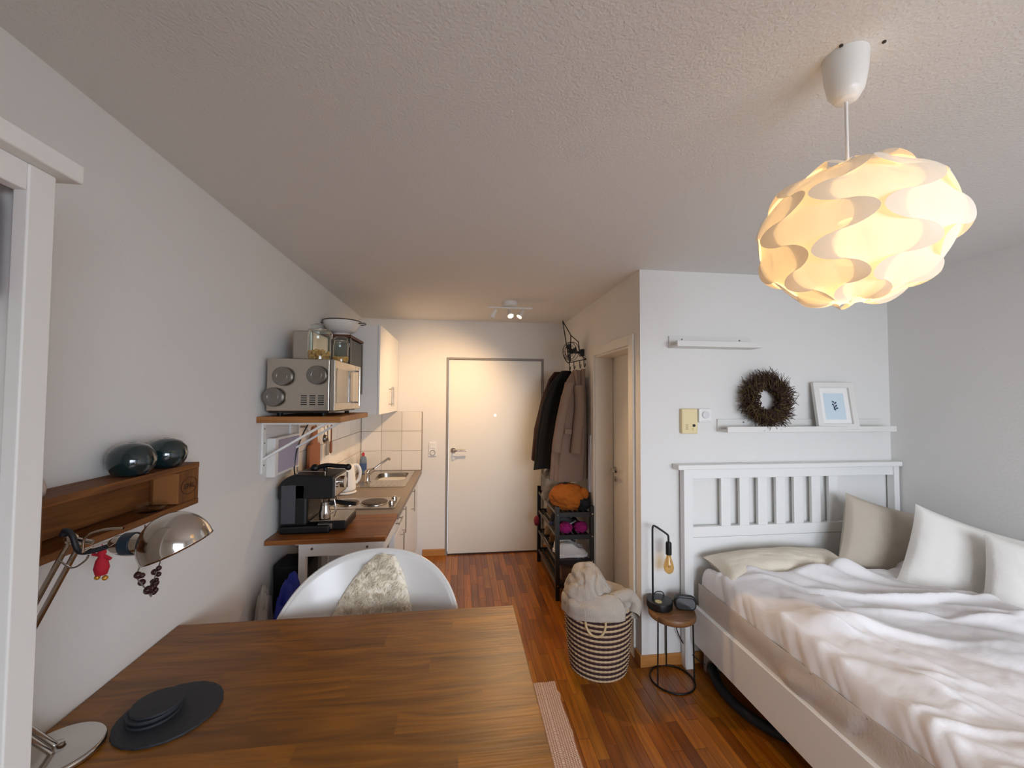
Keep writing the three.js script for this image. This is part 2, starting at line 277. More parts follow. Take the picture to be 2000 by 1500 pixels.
// ---------------------------------------------------------------- bed
{
  const b = thing('bed', 'white wooden bed with slatted headboard and greige mattress', 'bed', [1.42, 0, -2.41]);
  const X0 = 0.0, X1 = 1.505, wm = mats.white, zz = -0.048;        // local: z from headboard towards the window
  const hb = new THREE.Group(); hb.name = 'headboard'; b.add(hb);
  obj('post', bx(X0 - 0.03, X0 + 0.03, 0.012, 1.225, zz, zz + 0.05, 0.004), wm, hb);
  obj('post', bx(X1 - 0.03, X1 + 0.01, 0.012, 1.225, zz, zz + 0.05, 0.004), wm, hb);
  obj('post_foot', bx(X0 - 0.026, X0 + 0.026, 0, 0.014, zz + 0.002, zz + 0.048), mats.plastic, hb);
  obj('cap_rail', bx(X0 - 0.075, X1 + 0.015, 1.225, 1.256, zz - 0.008, zz + 0.068, 0.005), wm, hb);
  obj('top_rail', bx(X0 + 0.03, X1 - 0.03, 1.165, 1.225, zz + 0.008, zz + 0.042, 0.003), wm, hb);
  obj('middle_rail', bx(X0 + 0.03, X1 - 0.03, 0.8, 0.865, zz + 0.008, zz + 0.042, 0.003), wm, hb);
  obj('lower_panel', bx(X0 + 0.03, X1 - 0.03, 0.25, 0.797, zz + 0.012, zz + 0.036, 0.003), wm, hb);
  for (let k = 0; k < 7; k++) { const x = 0.262 + k * 0.128; obj('slat', bx(x - 0.033, x + 0.033, 0.862, 1.168, zz + 0.014, zz + 0.036, 0.003), wm, hb); }
  const beige = M('#e2dacd', 0.4);
  obj('side_rail', [bx(X0 + 0.0, X0 + 0.026, 0.185, 0.41, 0.002, 2.04, 0.004)], mats.white, b, { grain: 'z' });
  obj('side_rail', [bx(X1 - 0.03, X1 - 0.004, 0.185, 0.41, 0.002, 2.04, 0.004)], mats.white, b, { grain: 'z' });
  obj('footboard', [bx(X0 - 0.02, X1, 0.185, 0.5, 2.04, 2.075, 0.004), bx(X0 - 0.02, X0 + 0.03, 0, 0.5, 2.036, 2.084, 0.004), bx(X1 - 0.05, X1, 0, 0.5, 2.036, 2.084, 0.004)], wm, b);
  obj('slatted_base', bx(X0 + 0.03, X1 - 0.034, 0.24, 0.27, 0.02, 2.02), M('#c9ae86', 0.7), b);
  // mattress in its fitted sheet: a rounded box whose side wrinkles
  const sheetMat = M('#cbc0b6', 0.9, { bumpMap: soft, bumpScale: 0.0009 });
  const mw = 1.43, ml = 1.985, mh = 0.285, g = new RoundedBoxGeometry(mw, mh, ml, 10, 0.05).translate(0.036 + mw / 2, 0.275 + mh / 2, 0.025 + ml / 2);
  const q = mergeVertices((() => { const h = g.index ? g.toNonIndexed() : g; h.deleteAttribute('normal'); h.deleteAttribute('uv'); return h; })(), 1e-4);
  q.computeVertexNormals();
  obj('mattress', q, M('#cfc6bc', 0.9), b, { label: 'greige fitted sheet over the mattress' });
  const loose = sheet(120, 10, (u, v) => {                           // the sheet hangs loosely over the near side of the mattress
    const z = lerp(0.06, 2.0, u), y = lerp(0.548, 0.335, v), w = Math.sin(v * Math.PI);
    const fold = Math.max(0, fbm(z * 4.2 + v * 0.9, v * 1.3, 3.1, 3) + 0.12) * 0.05 * sstep(z, 0.25, 0.7) + 0.006 * Math.abs(ns(z * 16 + v * 3, v * 2));
    return [0.030 - fold * (0.35 + w * 0.75), y, z];
  }, -0.004);
  obj('fitted_sheet', loose, sheetMat, b);
}
// duvet
{
  const lin = P('#ebe7e6', 0.95, { bumpMap: soft, bumpScale: 0.0005, sheen: 0.3, sheenRoughness: 0.6, sheenColor: new THREE.Color('#ffffff') });
  const r = rng(19), ridges = [];
  for (let k = 0; k < 46; k++) { const cx = 1.5 + r() * 1.35, cz = -2.3 + r() * 1.9, an = 0.35 + r() * 0.75 + (r() < 0.2 ? 0.9 : 0), L = 0.12 + r() * 0.38, w = 0.018 + r() * 0.034; ridges.push([cx, cz, Math.cos(an), Math.sin(an), L, w, (0.016 + r() * 0.026) * (r() < 0.25 ? -0.6 : 1)]); }
  for (let k = 0; k < 44; k++) { const an = 0.55 + r() * 0.9; ridges.push([1.46 + r() * 0.3, -2.25 + r() * 1.8, Math.cos(an), Math.sin(an), 0.06 + r() * 0.13, 0.010 + r() * 0.012, 0.008 + r() * 0.012]); }
  const hgt = (x, z) => {
    let h = 0.055 * Math.exp(-(((x - 1.9) / 0.5) ** 2) - ((z + 2.12) / 0.2) ** 2) + 0.05 * Math.exp(-(((x - 2.3) / 0.5) ** 2) - ((z + 1.2) / 0.6) ** 2) + 0.045 * fbm(x * 2.1, z * 2.1, 0.4, 2);
    for (const [cx, cz, c, s, L, w, a] of ridges) { const dx = x - cx, dz = z - cz, al = (dx * c + dz * s) / L, ac = (-dx * s + dz * c + 0.12 * L * al * al) / w; if (Math.abs(al) < 2.2 && Math.abs(ac) < 3) h += a * Math.exp(-al * al - ac * ac); }
    return h + 0.010 * Math.abs(ns(x * 6 + z * 4, z * 7 - x * 5)) + 0.004 * fbm(x * 22, z * 22, 2, 2);
  };
  const hang = 0.15, tot = 1.55, z0 = -2.315, z1 = -0.46;
  const d = sheet(190, 230, (u, v) => {
    const s = u * tot, zh = lerp(z0, -2.15, sstep(s, 0.1, 0.45)), z = lerp(zh, z1, v), zi = z + 0.03 * ns(s * 2, z);
    if (s < hang) {
      const t = s / hang, wv = fbm(z * 5.5, t * 0.7, 1.1, 3), pl = Math.abs(ns(z * 13 + t * 1.4, 0.3));
      return [1.452 + 0.047 * t * t - 0.02 * (1 - t) * pl - 0.012 * wv * (1 - t * t), lerp(0.53 + 0.03 * ns(z * 3.1, 4), 0.645 + hgt(1.5, z) * 0.8, Math.sin(t * Math.PI / 2)), zi];
    }
    const x = 1.499 + (s - hang) * 0.995, e = sstep(v, 0, 0.05), t2 = Math.min(1, (s - hang) / 0.12);
    return [x, 0.645 + hgt(x, z) * lerp(0.8, 1, t2) + 0.03 * t2 * e - (1 - e) * 0.05, zi];
  }, 0.026);
  single('duvet', d, lin, 'rumpled white duvet spread across the bed', 'duvet');
}
{
  const bed = (name, w, h, t, seed, m, label, pos, rot, cat = 'cushion') => { const p = single(name, pillow(w, h, t, seed), m, label, cat, pos); p.rotation.set(...rot); return p; };
  const beige = M('#c3b7a6', 0.9, { bumpMap: weave, bumpScale: 0.001 }), wh = M('#e9e5de', 0.92, { bumpMap: soft, bumpScale: 0.0009 }), cr = M('#e0d5c2', 0.92, { bumpMap: soft, bumpScale: 0.0009 });
  bed('bed_pillow', 0.86, 0.25, 0.20, 3, cr, 'flat cream pillow half under the duvet at the headboard', [1.90, 0.675, -2.225], [-Math.PI / 2 + 0.25, 0, 0.0], 'pillow');
  bed('cushion', 0.46, 0.44, 0.15, 8, beige, 'plain beige square cushion propped in the bed corner', [2.53, 0.82, -2.2], [-0.2, -0.12, -0.32]);
  bed('cushion', 0.47, 0.47, 0.16, 14, wh, 'white cushion with crinkled cover beside the beige cushion', [2.62, 0.80, -1.86], [-0.28, -0.45, -0.46]);
  bed('cushion', 0.46, 0.46, 0.16, 23, wh, 'white cushion leaning on the wall, farthest from the headboard', [2.68, 0.76, -1.55], [-0.4, -0.7, -0.42]);
}
// things under the bed
{
  single('vacuum_hose', [tube([[1.52, 0.05, -2.34], [1.47, 0.045, -2.2], [1.475, 0.035, -2.05], [1.54, 0.03, -1.9], [1.66, 0.03, -1.8], [1.8, 0.03, -1.78]], 0.026, 90, 12)], mats.blackMatt, 'thick black hose curled on the floor under the bed', 'hose');
  single('storage_bag', blob(0.16, 0.09, 0.2, 5, 0.12, 3, -0.9), M('#8f95a1', 0.8), 'pale grey storage bag under the bed beside the hose', 'bag', [1.75, 0.081, -2.08]);
  single('storage_box', [bx(1.50, 1.60, 0, 0.15, -2.395, -2.365, 0.003)], M('#a5988c', 0.8), 'small pale carton at the bed corner under the rail', 'box');
  single('cable', tube([[1.36, 0.372, -2.42], [1.345, 0.25, -2.435], [1.40, 0.13, -2.43], [1.47, 0.06, -2.39], [1.58, 0.012, -2.34]], 0.0035, 50, 6), mats.black, 'thin black cord dropping from the side table behind the bed', 'cord');
  single('cable', tube([[1.86, 0.006, -1.55], [1.72, 0.006, -1.5], [1.62, 0.006, -1.58], [1.6, 0.006, -1.75]], 0.003, 40, 6), M('#6e6a66', 0.5), 'thin grey wire lying on the floor under the bed rail', 'cord');
}
// ---------------------------------------------------------------- wall above the bed
{
  const ledge = (label, x0, x1, yb) => {
    const g = thing('picture_ledge', label, 'shelf', [x0, yb, ZW]), w = x1 - x0, m = mats.whiteSatin;
    obj('back_rail', bx(0, w, 0, 0.078, 0, 0.014, 0.002), m, g); obj('ledge_board', bx(0, w, 0, 0.014, 0.014, 0.1, 0.002), m, g); obj('front_lip', bx(0, w, 0, 0.036, 0.1, 0.115, 0.002), m, g);
    for (const x of [w * 0.15, w * 0.85]) obj('screw', rod([x, 0.058, 0.014], [x, 0.058, 0.0165], 0.005, 10), mats.steelDark, g);
  };
  ledge('short empty white picture ledge high on the wall', 1.326, 1.9, 1.995);
  ledge('long white picture ledge holding the wreath and picture', 1.654, 2.86, 1.46);
  // wreath of twigs
  const w = thing('twig_wreath', 'round wreath of dark brown twigs on the long ledge', 'wreath', [1.967, 1.665, -2.415]); w.rotation.x = -0.10;
  const r = rng(77), tw = [[], []];
  for (let i = 0; i < 1700; i++) {
    const th = r() * 6.283, rr = 0.064 + r() * 0.085, out = rr + 0.012 + r() * 0.06, a2 = th + (r() - 0.35) * 0.9, z0 = -0.025 + r() * 0.07, z1 = z0 + (r() - 0.4) * 0.05, y = 0;
    tw[r() < 0.3 ? 1 : 0].push(rod([Math.cos(th) * rr, Math.sin(th) * rr, z0], [Math.cos(a2) * out, Math.sin(a2) * out, z1], 0.0022 + r() * 0.0016, 4, 0.0011));
  }
  for (let i = 0; i < 60; i++) { const th = r() * 6.283, rad = 0.07 + r() * 0.07, z = (r() - 0.5) * 0.06, pts = []; for (let k = 0; k < 5; k++) { const a = th + k * 0.28; pts.push([Math.cos(a) * (rad + (r() - 0.5) * 0.012), Math.sin(a) * (rad + (r() - 0.5) * 0.012), z + (r() - 0.5) * 0.02]); } tw[0].push(tube(pts, 0.003, 10, 5)); }
  obj('straw_ring', new THREE.TorusGeometry(0.108, 0.026, 10, 36), M('#2a1812', 0.9), w);
  obj('twigs', tw[0], M('#3a2219', 0.85), w, { stuff: true }); obj('light_twigs', tw[1], M('#5d4b22', 0.85), w, { stuff: true });
  // picture
  const p = thing('framed_picture', 'small white frame with a leaf print on the long ledge', 'picture', [2.445, 1.4745, -2.372]); p.rotation.set(-0.16, -0.12, 0, 'YXZ');
  const fw = 0.262, fh = 0.305, s = rrect(fw, fh, 0.002); s.holes.push(rrect(fw - 0.06, fh - 0.06, 0.001, new THREE.Path()));
  obj('frame', ext(s, 0.02, 0.003).translate(0, fh / 2 + 0.003, -0.01), mats.whiteSatin, p);
  obj('mat_board', bx(-fw / 2 + 0.02, fw / 2 - 0.02, 0.02, fh - 0.02, -0.012, -0.004), M('#f2f1ee', 0.8), p);
  const c = document.createElement('canvas'); c.width = 220; c.height = 280; const k = c.getContext('2d');
  k.fillStyle = '#cfdfe8'; k.fillRect(0, 0, 220, 280); k.strokeStyle = '#2c3a52'; k.lineWidth = 3; k.beginPath(); k.moveTo(112, 190); k.quadraticCurveTo(120, 140, 100, 90); k.stroke();
  k.fillStyle = '#1f2d49'; for (const [x, y, a] of [[98, 92, 0.4], [122, 104, -0.5], [94, 122, 0.9], [126, 134, -0.8], [132, 160, -0.3], [108, 172, 0.5], [104, 150, 1.2]]) { k.beginPath(); k.ellipse(x, y, 14, 8, a, 0, 7); k.fill(); }
  const ct = new THREE.CanvasTexture(c); ct.colorSpace = THREE.SRGBColorSpace;
  const pm = new THREE.Mesh(new THREE.PlaneGeometry(0.135, 0.175).translate(0, fh / 2, -0.0032), M('#ffffff', 0.7, { map: ct })); pm.name = 'print'; p.add(pm);
  // intercom and thermostat
  const i = thing('intercom', 'yellowed cream intercom panel with black button on wall', 'intercom', [1.453, 1.447, ZW]);
  obj('housing', bx(-0.054, 0.054, 0, 0.159, 0, 0.03, 0.006), mats.cream, i);
  obj('button', rod([0.026, 0.052, 0.03], [0.026, 0.052, 0.035], 0.009, 16), mats.black, i); obj('button', rod([0.026, 0.028, 0.03], [0.026, 0.028, 0.034], 0.009, 16), mats.cream, i);
  for (let q = 0; q < 3; q++) obj('slot', bx(-0.03, -0.012, 0.028 + q * 0.013, 0.031 + q * 0.013, 0.0298, 0.031), M('#6b5a35', 0.8), i);
  const t = thing('thermostat', 'small square white thermostat beside the intercom', 'thermostat', [1.565, 1.517, ZW]);
  obj('housing', bx(-0.044, 0.044, 0, 0.09, 0, 0.022, 0.008), mats.plastic, t); obj('dial', [rod([0, 0.05, 0.022], [0, 0.05, 0.03], 0.024, 24), bx(-0.03, 0.03, 0.008, 0.012, 0.022, 0.0235)], M('#d9d8d8', 0.4), t);
}
// ---------------------------------------------------------------- pendant lamp
{
  const px = 0.917, pz = -0.851, cy = 2.062, g = thing('pendant_lamp', 'glowing pendant lamp of overlapping white plastic petals', 'lamp', [px, cy, pz]);
  const Rx = 0.187, Ry = 0.163;
  obj('canopy', lathe([[0.0, HC - cy - 0.112], [0.012, HC - cy - 0.112], [0.024, HC - cy - 0.108], [0.036, HC - cy - 0.088], [0.043, HC - cy - 0.05], [0.046, HC - cy - 0.004], [0.046, HC - cy]]), mats.plastic, g);
  obj('cord', rod([0, 0.03, 0], [0, HC - cy - 0.11, 0], 0.0035, 10), mats.plastic, g);
  obj('lamp_holder', cyl(0.02, 0.02, 0.06, 0, 0.035, 0, 20), mats.plastic, g);
  obj('spider_ring', [new THREE.TorusGeometry(0.07, 0.003, 8, 40).rotateX(Math.PI / 2).translate(0, 0.145, 0), ...[0, 1, 2].map((k) => rod([0, 0.1, 0], [0.07 * Math.cos(k * 2.094), 0.145, 0.07 * Math.sin(k * 2.094)], 0.002, 6))], mats.plastic, g);
  const bulbMat = M('#ffe3b0', 0.4, { emissive: new THREE.Color().setRGB(1, 0.66, 0.30), emissiveIntensity: 2 });
  obj('bulb', lathe([[0.001, -0.075], [0.02, -0.07], [0.03, -0.05], [0.03, -0.03], [0.018, 0.01], [0.013, 0.034], [0.001, 0.035]], 24), bulbMat, g);
  const petalMat = P('#f6f0e4', 0.8, { transmission: 0.32, thickness: 0, side: THREE.DoubleSide });
  const strips = 10, step = 6.28318 / strips, per = 0.74, tMax = 1.36;   // wavy strips; each wide lobe laps over the necks of its neighbours
  for (let k = 0; k < strips; k++) {
    const half = (t) => { const c = Math.cos(6.28318 * t / per + (k % 2) * Math.PI + 0.5); return step / 2 + (c > 0 ? 0.30 * Math.pow(c, 0.55) : -0.105 * Math.pow(-c, 0.55)); };
    const geo = grid(22, 110, (u, v) => {
      const t = lerp(-tMax, tMax, v), a = u * 2 - 1, h = half(t), off = Math.max(0, Math.abs(a) * h - 0.2), ph = k * step + a * h + 0.25, lift = 0.985 + 0.16 * off * (1 + off) - (1 - Math.abs(a)) * 0.01;
      return [Rx * lift * Math.cos(t) * Math.cos(ph), Ry * lift * Math.sin(t), Rx * lift * Math.cos(t) * Math.sin(ph)];
    });
    obj('wavy_strip', geo, petalMat, g);
  }
  const l = new THREE.PointLight(new THREE.Color().setRGB(1, 0.64, 0.27), 0.13); l.position.set(0, -0.04, 0); l.castShadow = true; l.shadow.radius = 1.5; l.name = 'bulb_light'; g.add(l);
  for (const [x, z] of [[0.876, -0.822], [0.965, -0.8]]) single('screw_plug', rod([x, HC, z], [x, HC - 0.003, z], 0.004, 10), M('#3b3532', 0.8), x < 0.9 ? 'dark screw hole beside the lamp canopy on the ceiling' : 'dark screw hole in the ceiling away from the canopy', 'plug');
}
// ---------------------------------------------------------------- ceiling spotlight in the corridor
{
  const g = thing('ceiling_spotlight', 'white ceiling bar lamp with three small spot heads', 'spotlight', [0.411, HC, -3.47]), w = mats.whiteSatin;
  obj('base', lathe([[0, -0.045], [0.05, -0.045], [0.064, -0.036], [0.066, -0.012], [0.062, 0]], 36), w, g);
  obj('bar', bx(-0.195, 0.2, -0.062, -0.046, -0.012, 0.012, 0.004), w, g);
  const head = (x, dir, on) => {
    const h = new THREE.Group(); h.name = 'spot_head'; g.add(h); const p = V(x, -0.095, 0), d = V(...dir).normalize(), q = new THREE.Quaternion().setFromUnitVectors(V(0, -1, 0), d), at = (geo) => geo.applyQuaternion(q).translate(p.x, p.y, p.z);
    obj('stem', rod([x, -0.06, 0], [x, -0.1, 0], 0.004, 8), w, h);
    obj('housing', at(lathe([[0.001, 0.03], [0.014, 0.028], [0.016, 0], [0.018, -0.012], [0.028, -0.04], [0.028, -0.044], [0.024, -0.044], [0.016, -0.014]], 24)), w, h);
    obj('lamp_face', at(cyl(0.0235, 0.0235, 0.004, 0, -0.043, 0, 24)), M('#fff2d8', 0.3, { emissive: new THREE.Color().setRGB(1, 0.66, 0.34), emissiveIntensity: on }), h);
    const s = new THREE.SpotLight(new THREE.Color().setRGB(1, 0.66, 0.36), 1, 0, 1, 1); s.name = 'spot_light'; s.position.copy(p).addScaledVector(d, 0.055); s.target.position.copy(p).addScaledVector(d, 2); s.castShadow = true; s.shadow.radius = 1.2; h.add(s); h.add(s.target); return s;
  };
  { const s = head(0, [0.32, -1.5, 1.15], 14); s.intensity = 5; s.angle = 0.74; s.penumbra = 0.9; }
  { const s = head(0.105, [-0.5, -0.8, 0.28], 3); s.intensity = 1.6; s.angle = 0.7; }
  { const s = head(-0.13, [-0.42, -0.8, -0.42], 6); s.intensity = 6; s.angle = 1.15; }
}
// ---------------------------------------------------------------- desk and what stands on it
const HD = 0.82;
{
  const d = thing('desk', 'large brown stained wooden desk against the long wall', 'desk', [XL + 0.002, 0, -1.684]), w = 0.2213 - XL, dp = 0.93;
  obj('desktop', bx(0, w, HD - 0.036, HD, 0, dp, 0.004), mats.desk, d);
  obj('apron', [bx(0.08, w - 0.08, HD - 0.11, HD - 0.037, 0.06, 0.08), bx(0.08, w - 0.08, HD - 0.11, HD - 0.037, dp - 0.08, dp - 0.06), bx(0.08, 0.1, HD - 0.11, HD - 0.037, 0.08, dp - 0.08), bx(w - 0.1, w - 0.08, HD - 0.11, HD - 0.037, 0.08, dp - 0.08)], mats.desk, d);
  for (const [x, z] of [[0.05, 0.05], [w - 0.11, 0.05], [0.05, dp - 0.11], [w - 0.11, dp - 0.11]]) obj('leg', bx(x, x + 0.06, x > 0.6 ? 0.0098 : 0, HD - 0.037, z, z + 0.06, 0.003), mats.desk, d, { grain: 'y' });
  const slate = M('#2c2f35', 0.62, { bumpMap: soft, bumpScale: 0.0006 });
  const disc = (r, h, seed) => { const s = new THREE.Shape(), n = 90; for (let i = 0; i <= n; i++) { const a = i / n * 6.28318, q = r * (1 + 0.006 * Math.sin(a * 23 + seed) + 0.006 * ns(Math.cos(a) * 6 + seed, Math.sin(a) * 6)); i ? s.lineTo(Math.cos(a) * q, Math.sin(a) * q) : s.moveTo(Math.cos(a) * q, Math.sin(a) * q); } return ext(s, h - 0.003, 0.0015).rotateX(-Math.PI / 2).translate(0, 0.0015, 0); };
  single('slate_placemat', disc(0.115, 0.006, 1), slate, 'large round dark slate placemat lying on the desk', 'placemat', [-0.765, HD, -1.225]);
  const where = ['lowest of the stack, resting on the placemat', 'second from the bottom of the stack', 'second from the top of the stack', 'topmost of the stack'];
  for (let k = 0; k < 4; k++) single('slate_coaster', disc(0.056, 0.0062, 3 + k * 2), slate, 'small round slate coaster, ' + where[k], 'coaster', [-0.800 + 0.004 * Math.sin(k * 5), HD + 0.0062 + k * 0.0068, -1.222 + 0.004 * Math.cos(k * 3)], { group: 'slate coasters stacked on the placemat' });
}
// chrome desk lamp
{
  const L = thing('desk_lamp', 'chrome articulated desk lamp with round dome shade', 'lamp', [-0.938, HD, -1.115]), c = mats.chrome;
  const o = (x, y, z) => [x + 0.938, y - HD, z + 1.115];
  obj('base', lathe([[0, 0], [0.083, 0], [0.085, 0.004], [0.085, 0.012], [0.08, 0.017], [0.02, 0.019], [0.012, 0.03], [0, 0.03]], 48), c, L);
  const e1 = V(...o(-1.0, 1.03, -1.02)), j = V(...o(-0.832, 1.362, -1.0));
  obj('lower_arm', [rod(V(0, 0.02, 0.0), e1, 0.006, 10), rod(V(0, 0.02, 0.016), e1.clone().add(V(0, 0, 0.016)), 0.006, 10)], c, L);
  obj('upper_arm', [rod(e1, j, 0.0055, 10), rod(e1.clone().add(V(0.018, -0.012, 0)), j.clone().add(V(0.018, -0.012, 0)), 0.0055, 10)], c, L);
  obj('joint', [ball(0.013, e1.x, e1.y, e1.z), ball(0.012, j.x, j.y, j.z), rod(j, V(...o(-0.79, 1.353, -1.0)), 0.005), tube([o(-0.845, 1.32, -0.99), o(-0.815, 1.305, -0.985), o(-0.792, 1.318, -0.985), o(-0.785, 1.33, -0.985)], 0.0018, 20, 6)], c, L);
  obj('cable', tube([o(-0.842, 1.372, -0.992), o(-0.835, 1.383, -0.99), o(-0.82, 1.372, -0.988), o(-0.805, 1.34, -0.986), o(-0.78, 1.338, -0.988), o(-0.745, 1.348, -0.996)], 0.0055, 50, 8), M('#1b1c22', 0.5), L);
  obj('head_bracket', [tube([o(-0.776, 1.345, -0.96), o(-0.768, 1.378, -0.955), o(-0.735, 1.392, -0.955), o(-0.70, 1.393, -0.958)], 0.0025, 24, 6), tube([o(-0.776, 1.345, -1.03), o(-0.772, 1.32, -1.03), o(-0.745, 1.312, -1.03), o(-0.70, 1.318, -1.02)], 0.0025, 24, 6), tube([o(-0.776, 1.345, -0.96), o(-0.785, 1.345, -0.995), o(-0.776, 1.345, -1.03)], 0.0025, 12, 6)], c, L);
  const ax = V(1, 0.06, 0.05).normalize(), a0 = V(...o(-0.752, 1.346, -0.997)), qn = new THREE.Quaternion().setFromUnitVectors(V(0, 1, 0), ax), pl = (g) => g.applyQuaternion(qn).translate(a0.x, a0.y, a0.z);
  obj('socket', pl(lathe([[0.006, 0], [0.014, 0.003], [0.019, 0.012], [0.021, 0.03], [0.021, 0.055], [0.019, 0.06], [0.019, 0.095], [0.023, 0.1], [0.0, 0.1]], 32)), c, L);
  obj('insulating_ring', pl(lathe([[0.0215, 0.028], [0.0235, 0.029], [0.0235, 0.05], [0.0215, 0.051]], 32)), M('#1d2b38', 0.4), L);
  const dir = V(0.36, -0.92, -0.10).normalize(), pd = [], R = 0.067;      // dome opens downwards
  for (let k = 0; k <= 16; k++) { const t = k / 16 * 1.62; pd.push([Math.max(0.0005, R * Math.sin(t)), R * 1.05 * Math.cos(t)]); }
  const out = pd.map((p) => p), inn = pd.slice().reverse().map(([x, y]) => [Math.max(0.0005, x - 0.0018), y - 0.0018 * (y > 0.02 ? 1 : 0.3)]);
  const sh = lathe([...out, [R + 0.001, -0.008], ...inn], 56).applyQuaternion(new THREE.Quaternion().setFromUnitVectors(V(0, -1, 0), dir)), hc = o(-0.618, 1.345, -0.99);
  obj('shade', sh.translate(...hc), c, L, { label: 'mirror chrome dome shade' });
  obj('bulb', ball(0.03, hc[0] + 0.004, hc[1] + 0.01, hc[2], 20), M('#f4f2ee', 0.3), L);
}
// pallet-wood wall shelf and what sits on or hangs from it
{
  const s = thing('pallet_shelf', 'brown wall shelf made from a piece of wooden pallet', 'shelf', [XL, 1.288, -1.6]), m = mats.pallet, D = 0.106, T = 0.147, W = 0.85;
  obj('back_board', bx(0, 0.016, 0.022, T - 0.02, 0, W, 0.002), m, s, { grain: 'z' });
  obj('top_board', bx(0, D, T - 0.02, T, 0, W, 0.002), m, s, { grain: 'z' });
  obj('bottom_board', bx(0, D, 0, 0.02, 0, W, 0.002), m, s, { grain: 'z' });
  obj('block', bx(0.017, D - 0.001, 0.0205, T - 0.0205, 0.001, 0.105, 0.002), m, s, { grain: 'y' });
  obj('block', bx(0.017, D - 0.001, 0.0205, T - 0.0205, W - 0.3, W - 0.16, 0.002), m, s, { grain: 'y' });
  obj('end_grain', bx(0.03, D - 0.002, 0.024, T - 0.024, 0.1055, 0.108), M('#a8713f', 0.8), s);
  const font = await new FontLoader().loadAsync('fonts/droid/droid_sans_bold.typeface.json');
  const t = new TextGeometry('EPAL', { font, size: 0.017, depth: 0.0006, curveSegments: 4 }); t.computeBoundingBox(); t.translate(-t.boundingBox.max.x / 2, -0.0085, 0);
  const e = []; for (let k = 0; k <= 48; k++) e.push([Math.cos(k / 48 * 6.28318) * 0.041, Math.sin(k / 48 * 6.28318) * 0.028, 0]);
  obj('burnt_mark', [t, tube(e.slice(0, 48), 0.0011, 96, 5, true)].map((g) => flat(g).rotateY(Math.PI / 2).translate(D - 0.0006, T / 2, 0.052)), M('#3a1d0a', 0.8), s, { label: 'burnt oval stamp with the letters EPAL' });
  const glaze = P('#10282c', 0.12, { clearcoat: 1, clearcoatRoughness: 0.04 });
  const vase = (x, z, k, label) => { const v = thing('round_vase', label, 'vase', [x, 1.435, z], k, 'round glazed vases on the pallet shelf'); obj('body', lathe([[0.001, 0], [0.034, 0], [0.05, 0.008], [0.064, 0.03], [0.068, 0.052], [0.063, 0.078], [0.046, 0.099], [0.022, 0.109], [0.012, 0.11], [0.011, 0.104], [0.001, 0.1]], 56), glaze, v); v.scale.setScalar(0.87); };
  vase(-0.968, -1.345, 0, 'glossy dark green round vase nearer the desk lamp on the pallet shelf');
  vase(-0.968, -1.487, 1, 'glossy dark green round vase nearer the stamped end of the pallet shelf');
  single('figurine', [lathe([[0.001, 0], [0.026, 0], [0.028, 0.02], [0.02, 0.045], [0.012, 0.055], [0.017, 0.07], [0.012, 0.088], [0.001, 0.092]], 24)], M('#cdbdb4', 0.6), 'small pale pink figurine on the pallet shelf beside the wardrobe', 'figurine', [-0.985, 1.435, -1.075]);
  single('glass_dish', [lathe([[0.001, 0], [0.03, 0], [0.038, 0.006], [0.045, 0.02], [0.043, 0.02], [0.036, 0.008], [0.001, 0.004]], 30)], mats.greenGlass, 'small glass dish inside the pallet shelf beside the block', 'dish', [-0.965, 1.308, -1.42]);
  // red hanging ornament
  const o = thing('hanging_ornament', 'small red cloth doll with golden feet hanging from the pallet shelf', 'ornament', [-0.925, 1.288, -1.20]), red = M('#b01228', 0.8);
  obj('thread', rod([0, 0, 0], [0, -0.022, 0], 0.0012, 6), red, o);
  obj('body', [lathe([[0.001, -0.085], [0.012, -0.083], [0.016, -0.066], [0.012, -0.045], [0.006, -0.034], [0.009, -0.028], [0.008, -0.02], [0.001, -0.017]], 20), rod([-0.004, -0.034, 0], [-0.022, -0.03, 0], 0.004, 8), rod([0.004, -0.034, 0], [0.021, -0.044, 0], 0.004, 8)], red, o);
  obj('feet', [ball(0.0065, -0.009, -0.09, 0), ball(0.0065, 0.009, -0.092, 0)], M('#c9943c', 0.35, { metalness: 0.6 }), o);
  const b = thing('berry_branch', 'dark red berry branch hanging below the pallet shelf', 'branch', [-0.925, 1.288, -1.345]), br = rng(5), st = [], be = [];
  const path = [[0, 0, 0], [0.0, -0.05, 0.004], [-0.004, -0.1, -0.002], [-0.01, -0.145, 0.01], [0.006, -0.19, -0.004], [0.016, -0.215, -0.01]]; st.push(tube(path, 0.002, 40, 5));
  const path2 = [[0.0, -0.04, 0], [0.01, -0.08, -0.035], [0.012, -0.12, -0.05], [0.01, -0.17, -0.03], [0.016, -0.215, -0.01]]; st.push(tube(path2, 0.002, 40, 5));
  for (const p of [path, path2]) { const cv = new THREE.CatmullRomCurve3(p.map((q) => V(...q))); for (let k = 0; k < 17; k++) { const c = cv.getPoint(0.12 + 0.86 * br()); be.push(ball(0.0065 + br() * 0.004, c.x + (br() - 0.5) * 0.02, c.y + (br() - 0.5) * 0.014, c.z + (br() - 0.5) * 0.02, 10)); } }
  obj('stem', st, M('#6d6259', 0.7), b); obj('berries', be, M('#34100f', 0.45), b, { stuff: true });
}
